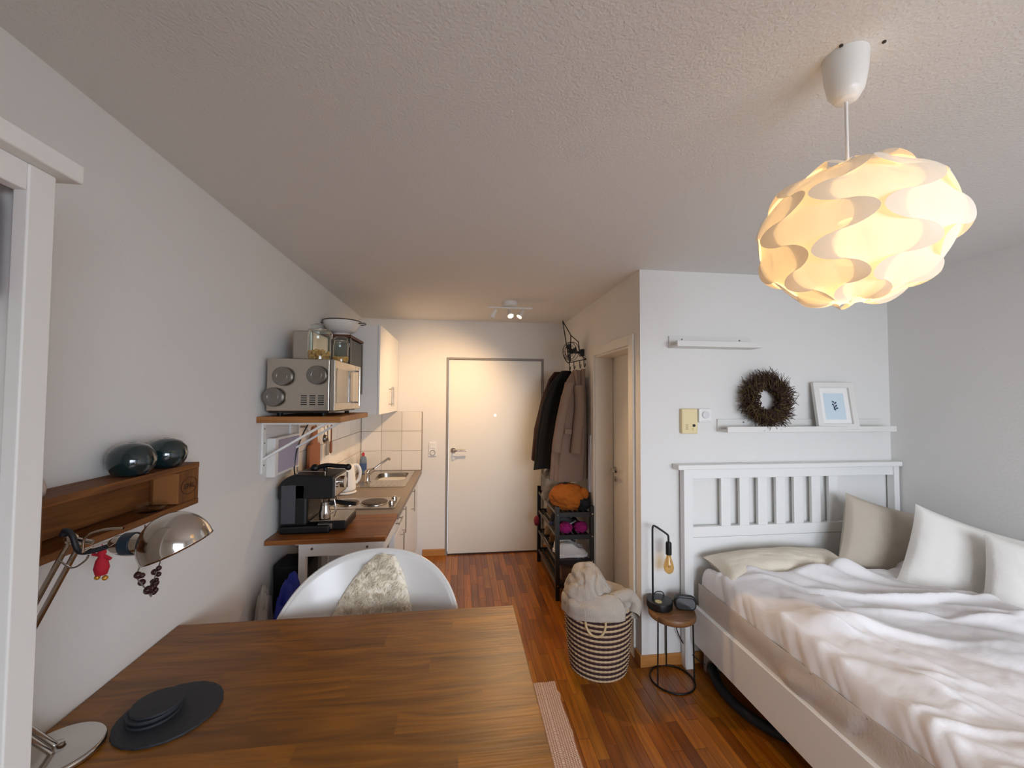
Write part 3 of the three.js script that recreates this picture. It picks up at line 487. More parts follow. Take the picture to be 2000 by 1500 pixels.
// white open wardrobe beside the desk
{
  const w = thing('wardrobe', 'tall white open wardrobe frame with overhanging top', 'wardrobe', [XL, 0, -0.732]), m = mats.whiteSatin, D = 0.386, W = 0.98, H = 2.022;
  obj('side_panel', bx(0.002, D - 0.022, 0, H, 0, 0.018), m, w); obj('side_panel', bx(0.002, D - 0.022, 0, H, W - 0.018, W), m, w);
  obj('back_panel', bx(0.002, 0.008, 0.05, H - 0.02, 0.018, W - 0.018), m, w);
  obj('stile', bx(D - 0.022, D, 0, H, 0, 0.042, 0.003), m, w); obj('stile', bx(D - 0.022, D, 0, H, W - 0.042, W, 0.003), m, w);
  obj('top_rail', bx(D - 0.022, D - 0.002, H - 0.042, H, 0.042, W - 0.042, 0.002), m, w); obj('plinth', bx(D - 0.022, D - 0.002, 0, 0.07, 0.042, W - 0.042, 0.002), m, w);
  obj('cornice', bx(0, D + 0.022, H, H + 0.032, -0.022, W + 0.022, 0.004), m, w);
  for (const y of [0.07, 0.62]) obj('shelf_board', bx(0.01, D - 0.024, y, y + 0.018, 0.019, W - 0.019), m, w);
  obj('clothes_rail', rod([0.19, 1.93, 0.018], [0.19, 1.93, W - 0.018], 0.012, 14), mats.steel, w);
  const mg = M('#8d1552', 0.9, { bumpMap: soft, bumpScale: 0.0009 });
  single('blouse', garment([[1.76, 0, 0, 0.155, 0.02, 0.3], [1.84, 0, 0, 0.16, 0.02, 0.12], [1.90, 0, 0, 0.165, 0.02, 0.05], [1.94, 0, 0, 0.16, 0.015, 0.02]], 5, 2), mg, 'magenta blouse hanging inside the white wardrobe', 'blouse', [XL + 0.194, 0.05, -0.674]);
}
// ---------------------------------------------------------------- tub chair with sheepskin, rug
{
  const c = thing('tub_chair', 'white moulded tub chair with cream sheepskin at the desk', 'chair', [-0.362, 0.0095, -1.86]);
  // shell: a half-round back that falls towards the arms
  const topY = (a) => lerp(0.957, 0.60, Math.pow(Math.abs(a), 2.1));
  const sh = (a, v, k = 0) => {                                    // a in -1..1 round the back, v in 0..1 from seat to rim
    const an = a * 1.75, rad = lerp(0.20, 0.366, Math.pow(v, 0.75)) - k, y = lerp(0.42, topY(a), v), sq = 1 - 0.14 * Math.cos(an);
    return [Math.sin(an) * rad * 1.0, y, 0.12 - Math.cos(an) * rad * 0.95 * sq - 0.02 * v + 0.1];
  };
  const shellMat = P('#eae8e4', 0.32, { clearcoat: 0.3, clearcoatRoughness: 0.2 });
  obj('shell', [sheet(64, 24, (u, v) => sh(u * 2 - 1, v), 0.012), tube(Array.from({ length: 41 }, (_, i) => sh(i / 20 - 1, 1)), 0.009, 120, 8), lathe([[0.001, 0.405], [0.16, 0.41], [0.215, 0.43], [0.205, 0.438], [0.15, 0.42], [0.001, 0.418]], 40).translate(0, 0, 0.22)], shellMat, c);
  for (const [x, z] of [[-1, -1], [1, -1], [-1, 1], [1, 1]]) obj('leg', rod([x * 0.10, 0.41, 0.2 + z * 0.1], [x * 0.2, 0, 0.2 + z * 0.2], 0.014, 12, 0.009), mats.stoolWood, c);
  obj('seat_support', [bx(-0.11, 0.11, 0.388, 0.405, 0.09, 0.31, 0.004)], mats.black, c);
  // sheepskin over the inside of the back: hide plus wool
  const hide = (a, v) => sh((lerp(-0.60, 0.42, a) * lerp(1.0, 0.12, Math.pow(v, 1.9)) + lerp(0.0, 0.06, v)), lerp(0.05, 0.965, v), 0.012);
  const wool = M('#fff5e2', 0.95), s = new THREE.Group(); s.name = 'sheepskin'; c.add(s);
  obj('hide', sheet(150, 170, (a, v) => {
    const p = V(...hide(a, v)), n = V(-p.x * 1.4, 0.15, 0.3 - p.z).normalize(), q = 34, w = 5, e = Math.min(1, Math.min(a, 1 - a, 1 - v) * 14);
    const x = p.x * q + w * ns(p.x * 9, p.y * 9, 2), y = p.y * q + w * ns(p.x * 9, p.y * 9, 5), k = 1 - Math.abs(ns(x, y * 0.6, 1)) * 2, h = (0.012 + 0.012 * k + 0.006 * ns(x * 3.1, y * 2.2, 4)) * (0.3 + 0.7 * e);
    return p.addScaledVector(n, h).toArray();
  }, 0.006), wool, s);
  const r = rng(99), pos = [];
  for (let i = 0; i < 6000; i++) {
    const a = r(), v = r(), p = V(...hide(a, v)), n = V(-p.x * 1.4, 0.15, 0.3 - p.z).normalize(); p.addScaledVector(n, 0.014); const cl = V(ns(p.x * 26, p.y * 26, 1), ns(p.x * 26, p.y * 26, 9), ns(p.x * 26, p.y * 26, 17)).multiplyScalar(1.3);
    const d = n.clone().multiplyScalar(0.55).add(cl).add(V((r() - 0.5) * 0.5, -0.35 + (r() - 0.5) * 0.5, (r() - 0.5) * 0.5)).normalize(), len = 0.024 + r() * 0.026, side = V(r() - 0.5, r() - 0.5, r() - 0.5).cross(d).normalize().multiplyScalar(0.0016);
    const m = p.clone().addScaledVector(n, 0.006).addScaledVector(d, len * 0.5), e = m.clone().addScaledVector(d, len * 0.5).add(V(0, -0.006, 0)), b0 = p.clone().add(side), b1 = p.clone().sub(side), m0 = m.clone().addScaledVector(side, 0.8), m1 = m.clone().addScaledVector(side, -0.8);
    for (const q of [b0, b1, m0, b1, m1, m0, m0, m1, e]) pos.push(q.x, q.y, q.z);
  }
  const wg = new THREE.BufferGeometry(); wg.setAttribute('position', new THREE.Float32BufferAttribute(pos, 3)); wg.computeVertexNormals();
  obj('wool', wg, wool, s, { stuff: true });
  const rugTex = tex(256, (u, v) => { const a = 0.5 + 0.5 * Math.sin(u * 6.2832 * 10), b = 0.5 + 0.5 * Math.sin(v * 6.2832 * 14 + (Math.floor(u * 10) % 2) * 3.14); return mix(hex('#a9785c'), hex('#ead7c6'), a * b * 1.3 + 0.1 + fbm(u * 30, v * 30) * 0.5); }, true, 0.12);
  const rg = sheet(60, 120, (u, v) => { const x = lerp(-0.45, 0.565, u) + (u > 0.5 ? 0.006 * ns(v * 30, 1) : 0), z = lerp(-2.395, -0.8, v) + (v < 0.5 ? 0.005 * ns(u * 30, 2) : 0); return [x, 0.0085 + 0.0012 * Math.abs(Math.sin(v * 130)), z]; }, 0.007);
  single('rug', rg, M('#ffffff', 0.95, { map: rugTex, bumpMap: bumpOf(128, 0.06, (u, v) => 0.5 + 0.5 * Math.sin(u * 31.4) * Math.sin(v * 44)), bumpScale: 0.003 }), 'beige and white woven rug lying beside the desk', 'rug');
}
// ---------------------------------------------------------------- side table group
{
  const t = thing('side_table', 'small round wooden side table on thin black rods', 'table', [1.262, 0, -2.335]), bm = mats.blackMetal;
  obj('table_top', lathe([[0.001, 0.372], [0.126, 0.372], [0.133, 0.378], [0.135, 0.395], [0.131, 0.408], [0.126, 0.41], [0.001, 0.41]], 56), mats.stoolWood, t);
  obj('floor_ring', new THREE.TorusGeometry(0.125, 0.005, 8, 64).rotateX(Math.PI / 2).translate(0, 0.005, 0), bm, t);
  for (const a of [2.75, -1.35, 0.35]) obj('leg', rod([Math.cos(a) * 0.123, 0.005, Math.sin(a) * 0.123], [Math.cos(a) * 0.118, 0.373, Math.sin(a) * 0.118], 0.0045, 10), bm, t);
  const l = thing('table_lamp', 'black bent-rod table lamp with bare amber bulb', 'lamp', [1.205, 0.41, -2.372]);
  obj('base', lathe([[0.001, 0], [0.07, 0], [0.074, 0.004], [0.075, 0.04], [0.07, 0.046], [0.001, 0.047]], 44), mats.black, l);
  obj('charging_pad', cyl(0.02, 0.02, 0.002, -0.022, 0.047, 0.03, 28), M('#b9b07c', 0.5), l, { label: 'pale oval pad on the lamp base' });
  obj('stem', tube([[-0.04, 0.046, -0.005], [-0.04, 0.2, -0.005], [-0.04, 0.44, -0.005], [-0.039, 0.474, -0.004], [-0.03, 0.486, -0.003], [0.01, 0.462, 0], [0.045, 0.437, 0.004], [0.056, 0.424, 0.005], [0.058, 0.385, 0.005]], 0.006, 90, 10), mats.black, l);
  obj('socket', lathe([[0.001, 0.312], [0.0165, 0.312], [0.0175, 0.316], [0.0175, 0.38], [0.014, 0.388], [0.001, 0.389]], 28).translate(0.058, 0, 0.005), mats.black, l);
  obj('bulb', lathe([[0.013, 0.313], [0.015, 0.295], [0.026, 0.262], [0.0305, 0.238], [0.026, 0.214], [0.012, 0.2], [0.001, 0.198]], 32).translate(0.058, 0, 0.005), P('#f2d8a6', 0.03, { transmission: 0.95, thickness: 0, ior: 1.45 }), l, { label: 'amber glass bulb' });
  obj('filament', [tube([[0.05, 0.31, 0.005], [0.046, 0.25, 0.005], [0.053, 0.232, 0.005], [0.06, 0.25, 0.005], [0.066, 0.232, 0.005], [0.07, 0.25, 0.005], [0.066, 0.31, 0.005]], 0.0012, 50, 5)], M('#8a5a1c', 0.5), l);
  obj('cable', tube([[-0.035, 0.048, -0.02], [-0.01, 0.075, -0.03], [0.03, 0.075, -0.03], [0.05, 0.05, -0.045], [0.075, 0.006, -0.06], [0.12, 0.006, -0.05]], 0.003, 40, 6), mats.black, l);
  const s = thing('alarm_clock', 'black rounded alarm clock beside the table lamp', 'clock', [1.338, 0.41, -2.315], -0.32);
  obj('body', ext(rrect(0.112, 0.072, 0.028), 0.022, 0.006).translate(0, 0.0422, -0.022), mats.black, s);
  obj('display', ext(rrect(0.104, 0.062, 0.024), 0.002).translate(0, 0.0422, 0.006), mats.blackGloss, s, { label: 'glossy black display' });
}
// ---------------------------------------------------------------- striped basket with knitted blanket
{
  const b = thing('laundry_basket', 'round woven basket with dark and natural stripes', 'basket', [0.872, 0, -2.525]), li = [], dk = [], n = 27, H = 0.41;
  const ringAt = (k) => {
    const y = (k + 0.5) / n * H, rad = lerp(0.166, 0.208, Math.pow(y / H, 0.7)), N = 150, tr = H / n * 0.56;
    return grid(N, 6, (u, v) => { const a = u * 6.28318, c = v * 6.28318, rr = tr * (1 + 0.35 * Math.sin(a * 44 + (k % 2) * 3.14)); return [Math.cos(a) * (rad + Math.cos(c) * rr), y + Math.sin(c) * tr, -Math.sin(a) * (rad + Math.cos(c) * rr)]; });
  };
  for (let k = 0; k < n; k++) (k % 2 ? dk : li).push(ringAt(k));
  obj('natural_weave', li, M('#c3a683', 0.85), b, { label: 'natural straw coils' }); obj('dark_weave', dk, M('#33191c', 0.85), b, { label: 'dark purple-brown coils' });
  obj('bottom', cyl(0.16, 0.16, 0.008, 0, 0.002, 0, 40), M('#a98c68', 0.9), b);
  obj('handle', tube([[-0.135, 0.385, 0.165], [-0.13, 0.33, 0.17], [-0.1, 0.288, 0.183], [-0.055, 0.288, 0.2], [-0.03, 0.33, 0.207], [-0.025, 0.385, 0.205]], 0.0075, 40, 8), M('#bfa57c', 0.9), b);
  obj('handle', tube([[0.118, 0.405, -0.165], [0.113, 0.36, -0.175], [0.07, 0.34, -0.19], [0.02, 0.36, -0.2], [0.012, 0.405, -0.195]], 0.0075, 40, 8), M('#bfa57c', 0.9), b);
  // blanket: a heap of folded knit that bulges over the rim
  const km = M('#b7aca0', 0.95, { bumpMap: knit, bumpScale: 0.002 });
  const heap = (() => {
    const g = new THREE.SphereGeometry(1, 110, 80); g.deleteAttribute('uv'); g.deleteAttribute('normal'); const q = mergeVertices(g, 1e-4), p = q.attributes.position;
    for (let i = 0; i < p.count; i++) {
      const x = p.getX(i), y = p.getY(i), z = p.getZ(i), lump = Math.exp(-(((x + 0.42) / 0.62) ** 4) - ((z + 0.1) / 0.8) ** 4);
      const f = fbm(x * 1.5 + 4, y * 1.5, z * 1.5, 3), cr = Math.abs(ns(x * 2.1 + z * 0.8 + 2, y * 2.3, z * 1.6 - x)), w = 1 + 0.18 * f - 0.09 * Math.max(0, 0.16 - cr) * 5;
      let Y = (y > 0 ? Math.pow(y, 0.7) * (0.075 + 0.145 * lump) : y * 0.09) * w, X = x * 0.225 * w, Z = z * 0.215 * w;
      if (y < 0) { X *= 0.86; Z *= 0.86; }
      p.setXYZ(i, X, Y, Z);
    }
    q.computeVertexNormals(); return q;
  })();
  const flap = sheet(60, 40, (u, v) => {
    const a = lerp(-1.75, 0.42, u), rr = lerp(0.15, 0.232, Math.pow(Math.sin(Math.min(1, v * 1.5) * Math.PI / 2), 0.8)) + 0.010 * ns(u * 7, v * 2) - 0.014 * Math.max(0, v - 0.7), drop = v < 0.5 ? 0.07 * (1 - v * 2) : -(v - 0.5) * lerp(0.10, 0.17, 0.5 + 0.5 * Math.sin(u * 5 + 1));
    const an = a + 1.5708 + 0.9; return [Math.sin(a) * rr, 0.03 + drop + 0.012 * ns(u * 5, v * 4, 3), Math.cos(a) * rr];
  }, 0.012);
  const sleeve = tube([[0.02, 0.05, 0.12], [0.1, 0.075, 0.13], [0.165, 0.065, 0.1], [0.195, 0.02, 0.12], [0.16, -0.02, 0.17]], 0.035, 50, 18);
  const bl = thing('knitted_blanket', 'bunched beige-grey knitted blanket in the basket', 'blanket', [0.872, 0.40, -2.525]);
  obj('folds', heap, km, bl); obj('hanging_edge', flap, km, bl); obj('rolled_edge', sleeve, km, bl);
}
// ---------------------------------------------------------------- kitchen
{
  const HCt = 0.9, XF = -0.405, ZG = -2.79, w = mats.white;
  // worktop with cut-outs for the sink bowl
  const bowl = { x: -0.655, z: -4.075, w: 0.3, d: 0.40 };
  const ws = new THREE.Shape(); ws.moveTo(XL + 0.001, -ZG); ws.lineTo(XF, -ZG); ws.lineTo(XF, -(ZB + 0.001)); ws.lineTo(XL + 0.001, -(ZB + 0.001)); ws.closePath();
  ws.holes.push(rrect(bowl.w, bowl.d, 0.08, new THREE.Path(), bowl.x, -bowl.z));
  single('worktop', ext(ws, 0.034, 0.002).rotateX(-Math.PI / 2).translate(0, HCt - 0.036, 0), M('#8a7d72', 0.45, { bumpMap: soft, bumpScale: 0.0005 }), 'grey-brown laminate kitchen worktop with sink and hob', 'worktop');
  // base units
  const unit = (label, z0, z1, kind) => {
    const u = thing('base_cabinet', label, 'cabinet', [XL, 0, z0]), d = z1 - z0, D = 0.575, front = D + 0.018;
    obj('body', bx(0.003, D, 0.1, 0.862, 0.001, d - 0.001), w, u); obj('plinth', bx(0.003, D - 0.05, 0, 0.1, 0.001, d - 0.001), w, u);
    const bar = (y0, y1, z, p) => obj('handle', [rod([front + 0.028, y0, z], [front + 0.028, y1, z], 0.005, 10), rod([front, y0 + 0.02, z], [front + 0.028, y0 + 0.02, z], 0.004, 8), rod([front, y1 - 0.02, z], [front + 0.028, y1 - 0.02, z], 0.004, 8)], mats.steel, p);
    const barz = (y, za, zb, p) => obj('handle', [rod([front + 0.028, y, za], [front + 0.028, y, zb], 0.005, 10), rod([front, y, za + 0.02], [front + 0.028, y, za + 0.02], 0.004, 8), rod([front, y, zb - 0.02], [front + 0.028, y, zb - 0.02], 0.004, 8)], mats.steel, p);
    if (kind === 'door') { const p = obj('door', bx(D + 0.001, front, 0.105, 0.857, 0.002, d - 0.002, 0.002), w, u); bar(0.62, 0.82, d - 0.05, p); }
    if (kind === 'drawer') {
      const p = obj('drawer', bx(D + 0.001, front, 0.7, 0.857, 0.002, d - 0.002, 0.002), w, u); barz(0.79, d / 2 - 0.09, d / 2 + 0.09, p);
      const q = obj('door', bx(D + 0.001, front, 0.105, 0.696, 0.002, d - 0.002, 0.002), w, u); bar(0.46, 0.66, 0.05, q);
    }
  };
  unit('white base cabinet under the sink beside the entrance wall', -4.415, -3.82, 'door');
  unit('white base cabinet between sink unit and drawer unit', -3.82, -3.22, 'door');
  unit('white base cabinet with top drawer beside the wooden board', -3.22, -2.80, 'drawer');
  // sink
  const s = thing('kitchen_sink', 'stainless steel sink with single bowl and drainer', 'sink', [0, HCt, 0]);
  const ss = rrect(0.405, 0.76, 0.02, new THREE.Shape(), -0.672, 3.98); ss.holes.push(rrect(bowl.w - 0.012, bowl.d - 0.012, 0.075, new THREE.Path(), bowl.x, -bowl.z));
  obj('rim', ext(ss, 0.003, 0.0015).rotateX(-Math.PI / 2).translate(0, 0.0016, 0), mats.brushed, s);
  obj('bowl', [grid(64, 10, (u, v) => { const a = u * 6.28318, c = Math.cos(a), q = Math.sin(a), e = 0.45, k = lerp(1, 0.86, v) * (v > 0.85 ? lerp(1, 0.0, ((v - 0.85) / 0.15)) : 1); return [bowl.x + Math.sign(c) * Math.pow(Math.abs(c), e) * (bowl.w / 2 - 0.006) * k, 0.002 - 0.14 * Math.min(1, v / 0.85), bowl.z - Math.sign(q) * Math.pow(Math.abs(q), e) * (bowl.d / 2 - 0.006) * k]; }, true)], new THREE.MeshStandardMaterial({ color: '#a9a39a', roughness: 0.28, metalness: 1, side: THREE.DoubleSide }), s);
  obj('drainer_ribs', Array.from({ length: 6 }, (_, k) => bx(-0.80 + k * 0.045, -0.785 + k * 0.045, 0.0045, 0.0075, -3.82, -3.64, 0.001)), mats.brushed, s);
  const t = thing('faucet', 'chrome single-lever kitchen tap with angled spout', 'tap', [-0.83, HCt + 0.0046, -3.83]);
  obj('body', lathe([[0.001, 0], [0.03, 0], [0.031, 0.008], [0.023, 0.014], [0.022, 0.075], [0.024, 0.085], [0.02, 0.105], [0.001, 0.112]], 30), mats.chrome, t);
  obj('spout', tube([[0.01, 0.085, -0.005], [0.05, 0.11, -0.03], [0.11, 0.155, -0.06], [0.16, 0.19, -0.09], [0.172, 0.193, -0.098], [0.176, 0.178, -0.1]], 0.0105, 50, 12), mats.chrome, t);
  obj('lever', tube([[0, 0.105, 0], [0.015, 0.118, 0.03], [0.055, 0.13, 0.075], [0.07, 0.132, 0.09]], 0.007, 24, 10), mats.chrome, t);
  // hob
  const h = thing('electric_hob', 'steel two-plate electric hob set in the worktop', 'hob', [0, HCt, 0]);
  obj('panel', ext(rrect(0.44, 0.30, 0.015, new THREE.Shape(), -0.668, 3.06), 0.006, 0.002).rotateX(-Math.PI / 2).translate(0, 0.002, 0), mats.brushed, h);
  for (const [x, r] of [[-0.79, 0.072], [-0.61, 0.09]]) { const p = obj('hot_plate', lathe([[0.001, 0.022], [r * 0.25, 0.02], [r * 0.3, 0.0215], [r - 0.006, 0.0215], [r, 0.018], [r, 0.01]], 40).translate(x, 0, -3.06), M('#5d5148', 0.45, { metalness: 0.6 }), h); obj('plate_ring', new THREE.TorusGeometry(r + 0.004, 0.004, 8, 48).rotateX(Math.PI / 2).translate(x, 0.0115, -3.06), mats.chrome, p); }
  for (const z of [-3.12, -3.0]) obj('knob', lathe([[0.001, 0.04], [0.016, 0.04], [0.019, 0.034], [0.021, 0.01]], 24).translate(-0.482, 0, z), mats.chrome, h);
  // kettle
  const k = thing('electric_kettle', 'white plastic electric kettle on the worktop', 'kettle', [-0.905, HCt, -3.42], 0.35);
  obj('base', lathe([[0.001, 0], [0.078, 0], [0.08, 0.014], [0.072, 0.02], [0.001, 0.02]], 36), mats.plastic, k);
  obj('body', lathe([[0.001, 0.021], [0.072, 0.022], [0.075, 0.04], [0.07, 0.12], [0.06, 0.2], [0.057, 0.222], [0.001, 0.225]], 40), mats.plastic, k);
  obj('lid', lathe([[0.001, 0.24], [0.02, 0.239], [0.05, 0.23], [0.056, 0.223]], 32), mats.plastic, k); obj('spout', [rod([-0.045, 0.19, 0], [-0.085, 0.225, 0], 0.02, 16, 0.012)], mats.plastic, k);
  obj('handle', tube([[0.05, 0.222, 0], [0.085, 0.215, 0], [0.105, 0.17, 0], [0.098, 0.11, 0], [0.072, 0.075, 0]], 0.012, 40, 10), mats.plastic, k); obj('water_gauge', bx(-0.008, 0.008, 0.06, 0.18, 0.062, 0.074, 0.003), M('#6a5c50', 0.3), k);
  // dish soap
  const d = thing('dish_soap', 'clear blue dish soap bottle with red cap in the corner', 'bottle', [-0.962, HCt, -4.24]);
  obj('bottle', lathe([[0.001, 0], [0.03, 0], [0.034, 0.01], [0.034, 0.14], [0.026, 0.17], [0.012, 0.182], [0.001, 0.182]], 28), P('#9fb0c4', 0.1, { transmission: 0.6, thickness: 0, ior: 1.4 }), d);
  obj('cap', lathe([[0.013, 0.18], [0.014, 0.205], [0.006, 0.215], [0.001, 0.222]], 20), M('#b3202a', 0.4), d); obj('label', lathe([[0.0346, 0.04], [0.0346, 0.11]], 28), M('#3b5a8a', 0.5), d);
  // wooden board on a white table frame
  const tb = thing('kitchen_table', 'white framed table with brown wooden top beside the worktop', 'table', [XL + 0.004, 0, -2.79]), TW = XF - XL - 0.006;
  obj('table_top', bx(0, TW, 0.874, 0.9, 0.002, 0.45, 0.002), mats.board, tb);
  obj('frame_rail', bx(0.165, TW - 0.012, 0.80, 0.873, 0.405, 0.427, 0.002), w, tb); obj('frame_rail', bx(0.165, TW - 0.012, 0.80, 0.873, 0.02, 0.042, 0.002), w, tb); obj('frame_rail', bx(0.595, 0.615, 0.80, 0.873, 0.043, 0.404, 0.002), w, tb);
  for (const [x, z] of [[0.165, 0.39], [TW - 0.048, 0.39], [0.165, 0.01], [TW - 0.048, 0.01]]) obj('leg', bx(x, x + 0.036, 0, 0.8, z, z + 0.036, 0.002), w, tb);
  for (const x of [0.235, TW - 0.1]) obj('bolt', rod([x, 0.842, 0.427], [x, 0.842, 0.431], 0.0065, 14), mats.steelDark, tb);
  obj('front_edge', bx(0.15, TW - 0.01, 0.866, 0.8735, 0.404, 0.436, 0.002), w, tb);
  // below the table
  single('waste_bin', [lathe([[0.001, 0], [0.1, 0], [0.105, 0.01], [0.125, 0.72], [0.122, 0.74], [0.001, 0.75]], 4).rotateY(Math.PI / 4)], mats.blackMatt, 'black upright waste bin under the wooden table by the wall', 'bin', [-0.925, 0, -2.5]);
  single('shopping_bag', blob(0.08, 0.40, 0.10, 9, 0.16, 2.6, -0.9), M('#1c2f9c', 0.5), 'bright blue shopping bag on the floor beside the wooden table', 'bag', [-0.862, 0.36, -2.25]);
  single('plastic_bag', blob(0.05, 0.37, 0.085, 12, 0.2, 3, -0.9), M('#b9b5ae', 0.5), 'crumpled pale plastic bag between wall and blue bag', 'bag', [-0.978, 0.333, -2.24]);
  single('drinks_crate', [bx(-0.78, -0.5, 0, 0.3, -2.72, -2.5, 0.01), bx(-0.78, -0.5, 0.302, 0.32, -2.72, -2.5, 0.005)], M('#15171b', 0.6), 'dark storage crate under the wooden table', 'crate');
  single('water_bottle', lathe([[0.001, 0], [0.036, 0], [0.039, 0.01], [0.039, 0.2], [0.03, 0.24], [0.014, 0.27], [0.014, 0.3], [0.001, 0.302]], 28), M('#0f2f4f', 0.3), 'dark blue bottle standing under the wooden table', 'bottle', [-0.77, 0, -2.42]);
  single('paper_roll', [lathe([[0.02, 0], [0.058, 0], [0.06, 0.01], [0.06, 0.23], [0.058, 0.24], [0.02, 0.24]], 32)], M('#c9c3ba', 0.9), 'white paper roll standing on the dark crate under the table', 'roll', [-0.64, 0.32, -2.6]);
  // wall cabinet
  const c = thing('wall_cabinet', 'white two-door wall cabinet above the kitchen tiles', 'cabinet', [XL, 1.525, -4.412]), cd = 0.97;
  obj('body', bx(0.003, 0.355, 0, 0.74, 0, cd, 0.001), w, c);
  for (const [a, b, hz] of [[0.001, cd / 2 - 0.0015, cd / 2 - 0.05], [cd / 2 + 0.0015, cd - 0.001, cd / 2 + 0.05]]) { const p = obj('door', bx(0.357, 0.375, 0.001, 0.739, a, b, 0.002), w, c); obj('handle', [rod([0.403, 0.06, hz], [0.403, 0.24, hz], 0.005, 10), rod([0.375, 0.08, hz], [0.403, 0.08, hz], 0.004, 8), rod([0.375, 0.22, hz], [0.403, 0.22, hz], 0.004, 8)], mats.steel, p); }
  // small hanging cupboard with smoked glass beside the wall cabinet
  const gb = thing('hanging_cupboard', 'narrow hanging cupboard with wooden top and smoked glass front', 'cabinet', [XL, 1.69, -3.43]);
  obj('top_board', bx(0.002, 0.245, 0.41, 0.43, 0, 0.385, 0.002), M('#5a2f1a', 0.5), gb, { label: 'dark brown wooden top' }); obj('body', bx(0.002, 0.225, 0, 0.409, 0.002, 0.383, 0.002), M('#57534a', 0.6), gb);
  obj('glass_front', bx(0.227, 0.235, 0.01, 0.40, 0.01, 0.375, 0.002), M('#4b4a40', 0.4), gb); obj('door_edge', bx(0.236, 0.243, 0.0, 0.405, 0.002, 0.02, 0.001), mats.steelDark, gb); obj('door_edge', bx(0.236, 0.243, 0.0, 0.405, 0.365, 0.383, 0.001), mats.steelDark, gb);
  // shelf with microwave
  const sh = thing('bracket_shelf', 'brown wooden wall shelf on white brackets under the microwave', 'shelf', [XL, 1.5345, -2.86]);
  obj('shelf_board', bx(0.001, 0.412, 0, 0.032, 0, 0.633, 0.003), mats.shelfWood, sh);
  for (const z of [0.55, 0.2]) {
    const b = new THREE.Group(); b.name = 'bracket'; sh.add(b);
    obj('wall_strip', bx(0.001, 0.012, -0.27, -0.0005, z, z + 0.03, 0.002), mats.white, b); obj('top_strip', bx(0.012, 0.36, -0.012, -0.0005, z, z + 0.03, 0.002), mats.white, b);
    const q = bx(-0.185, 0.185, -0.006, 0.006, -0.011, 0.011, 0.002).rotateZ(0.545).translate(0.168, -0.098, z + 0.015); obj('brace', q, mats.white, b);
    for (const y of [-0.035, -0.11, -0.225]) obj('screw', rod([0.012, y, z + 0.015], [0.0145, y, z + 0.015], 0.004, 10), mats.steelDark, b);
  }
  const mw = thing('microwave', 'stainless steel microwave with magnetic tins on its side', 'microwave', [-1.01, 1.5665, -2.83]), MD = 0.56;
  obj('casing', bx(0, 0.315, 0.026, 0.305, 0, MD, 0.006), mats.brushed, mw); obj('base_plate', bx(0.01, 0.31, 0.018, 0.026, 0.01, MD - 0.01), mats.black, mw);
  for (const [x, z] of [[0.05, 0.05], [0.27, 0.05], [0.05, MD - 0.05], [0.27, MD - 0.05]]) obj('foot', cyl(0.013, 0.015, 0.018, x, 0, z, 16), mats.black, mw);
  const dr = obj('door', bx(0.317, 0.342, 0.028, 0.303, 0.14, MD - 0.002, 0.004), mats.steel, mw); obj('door_window', bx(0.3405, 0.344, 0.07, 0.26, 0.2, MD - 0.03, 0.001), mats.blackGloss, dr); obj('control_panel', bx(0.317, 0.342, 0.028, 0.303, 0.0, 0.136, 0.003), mats.steel, mw);
  obj('handle', [rod([0.375, 0.05, 0.165], [0.375, 0.285, 0.165], 0.007, 12), rod([0.342, 0.07, 0.165], [0.375, 0.07, 0.165], 0.005, 10), rod([0.342, 0.265, 0.165], [0.375, 0.265, 0.165], 0.005, 10)], mats.chrome, dr);
  const vents = []; for (let i = 0; i < 3; i++) for (let q = 0; q < 5; q++) vents.push(bx(0.172 + i * 0.043, 0.172 + i * 0.043 + 0.03, 0.06 + q * 0.0115, 0.0655 + q * 0.0115, MD - 0.0005, MD + 0.0006)); obj('vent_slots', vents, mats.blackMatt, mw);
  const tin = (x, y, label) => { const g = thing('magnetic_tin', label, 'tin', [x, y, -2.27], 0, 'magnetic tins on the microwave side'); const L = (p) => lathe(p, 40).rotateX(Math.PI / 2); obj('can', L([[0.001, 0.001], [0.046, 0.001], [0.047, 0.024], [0.001, 0.025]]), mats.steelDark, g); obj('lid', L([[0.001, 0.026], [0.024, 0.026], [0.025, 0.028], [0.027, 0.028], [0.028, 0.0265], [0.046, 0.0275], [0.049, 0.0255], [0.05, 0.016], [0.048, 0.015]]), M('#8f8b86', 0.3, { metalness: 1 }), g); };
  tin(-0.925, 1.777, 'round steel tin on the microwave side, above the tin that sticks out'); tin(-0.755, 1.785, 'round steel tin on the microwave side near the door'); tin(-0.968, 1.668, 'round steel tin on the microwave side, jutting past its edge');
  // on the microwave
  const YM = 1.872, bb = thing('bread_bin', 'steel box toaster with black handle on the microwave', 'toaster', [-0.955, YM, -2.72]);
  obj('body', bx(0, 0.11, 0.008, 0.178, 0, 0.28, 0.012), mats.steel, bb); obj('end_cap', bx(-0.022, 0.0, 0.02, 0.14, 0.06, 0.22, 0.008), mats.black, bb); obj('base', bx(0.005, 0.105, 0, 0.01, 0.01, 0.27), mats.black, bb);
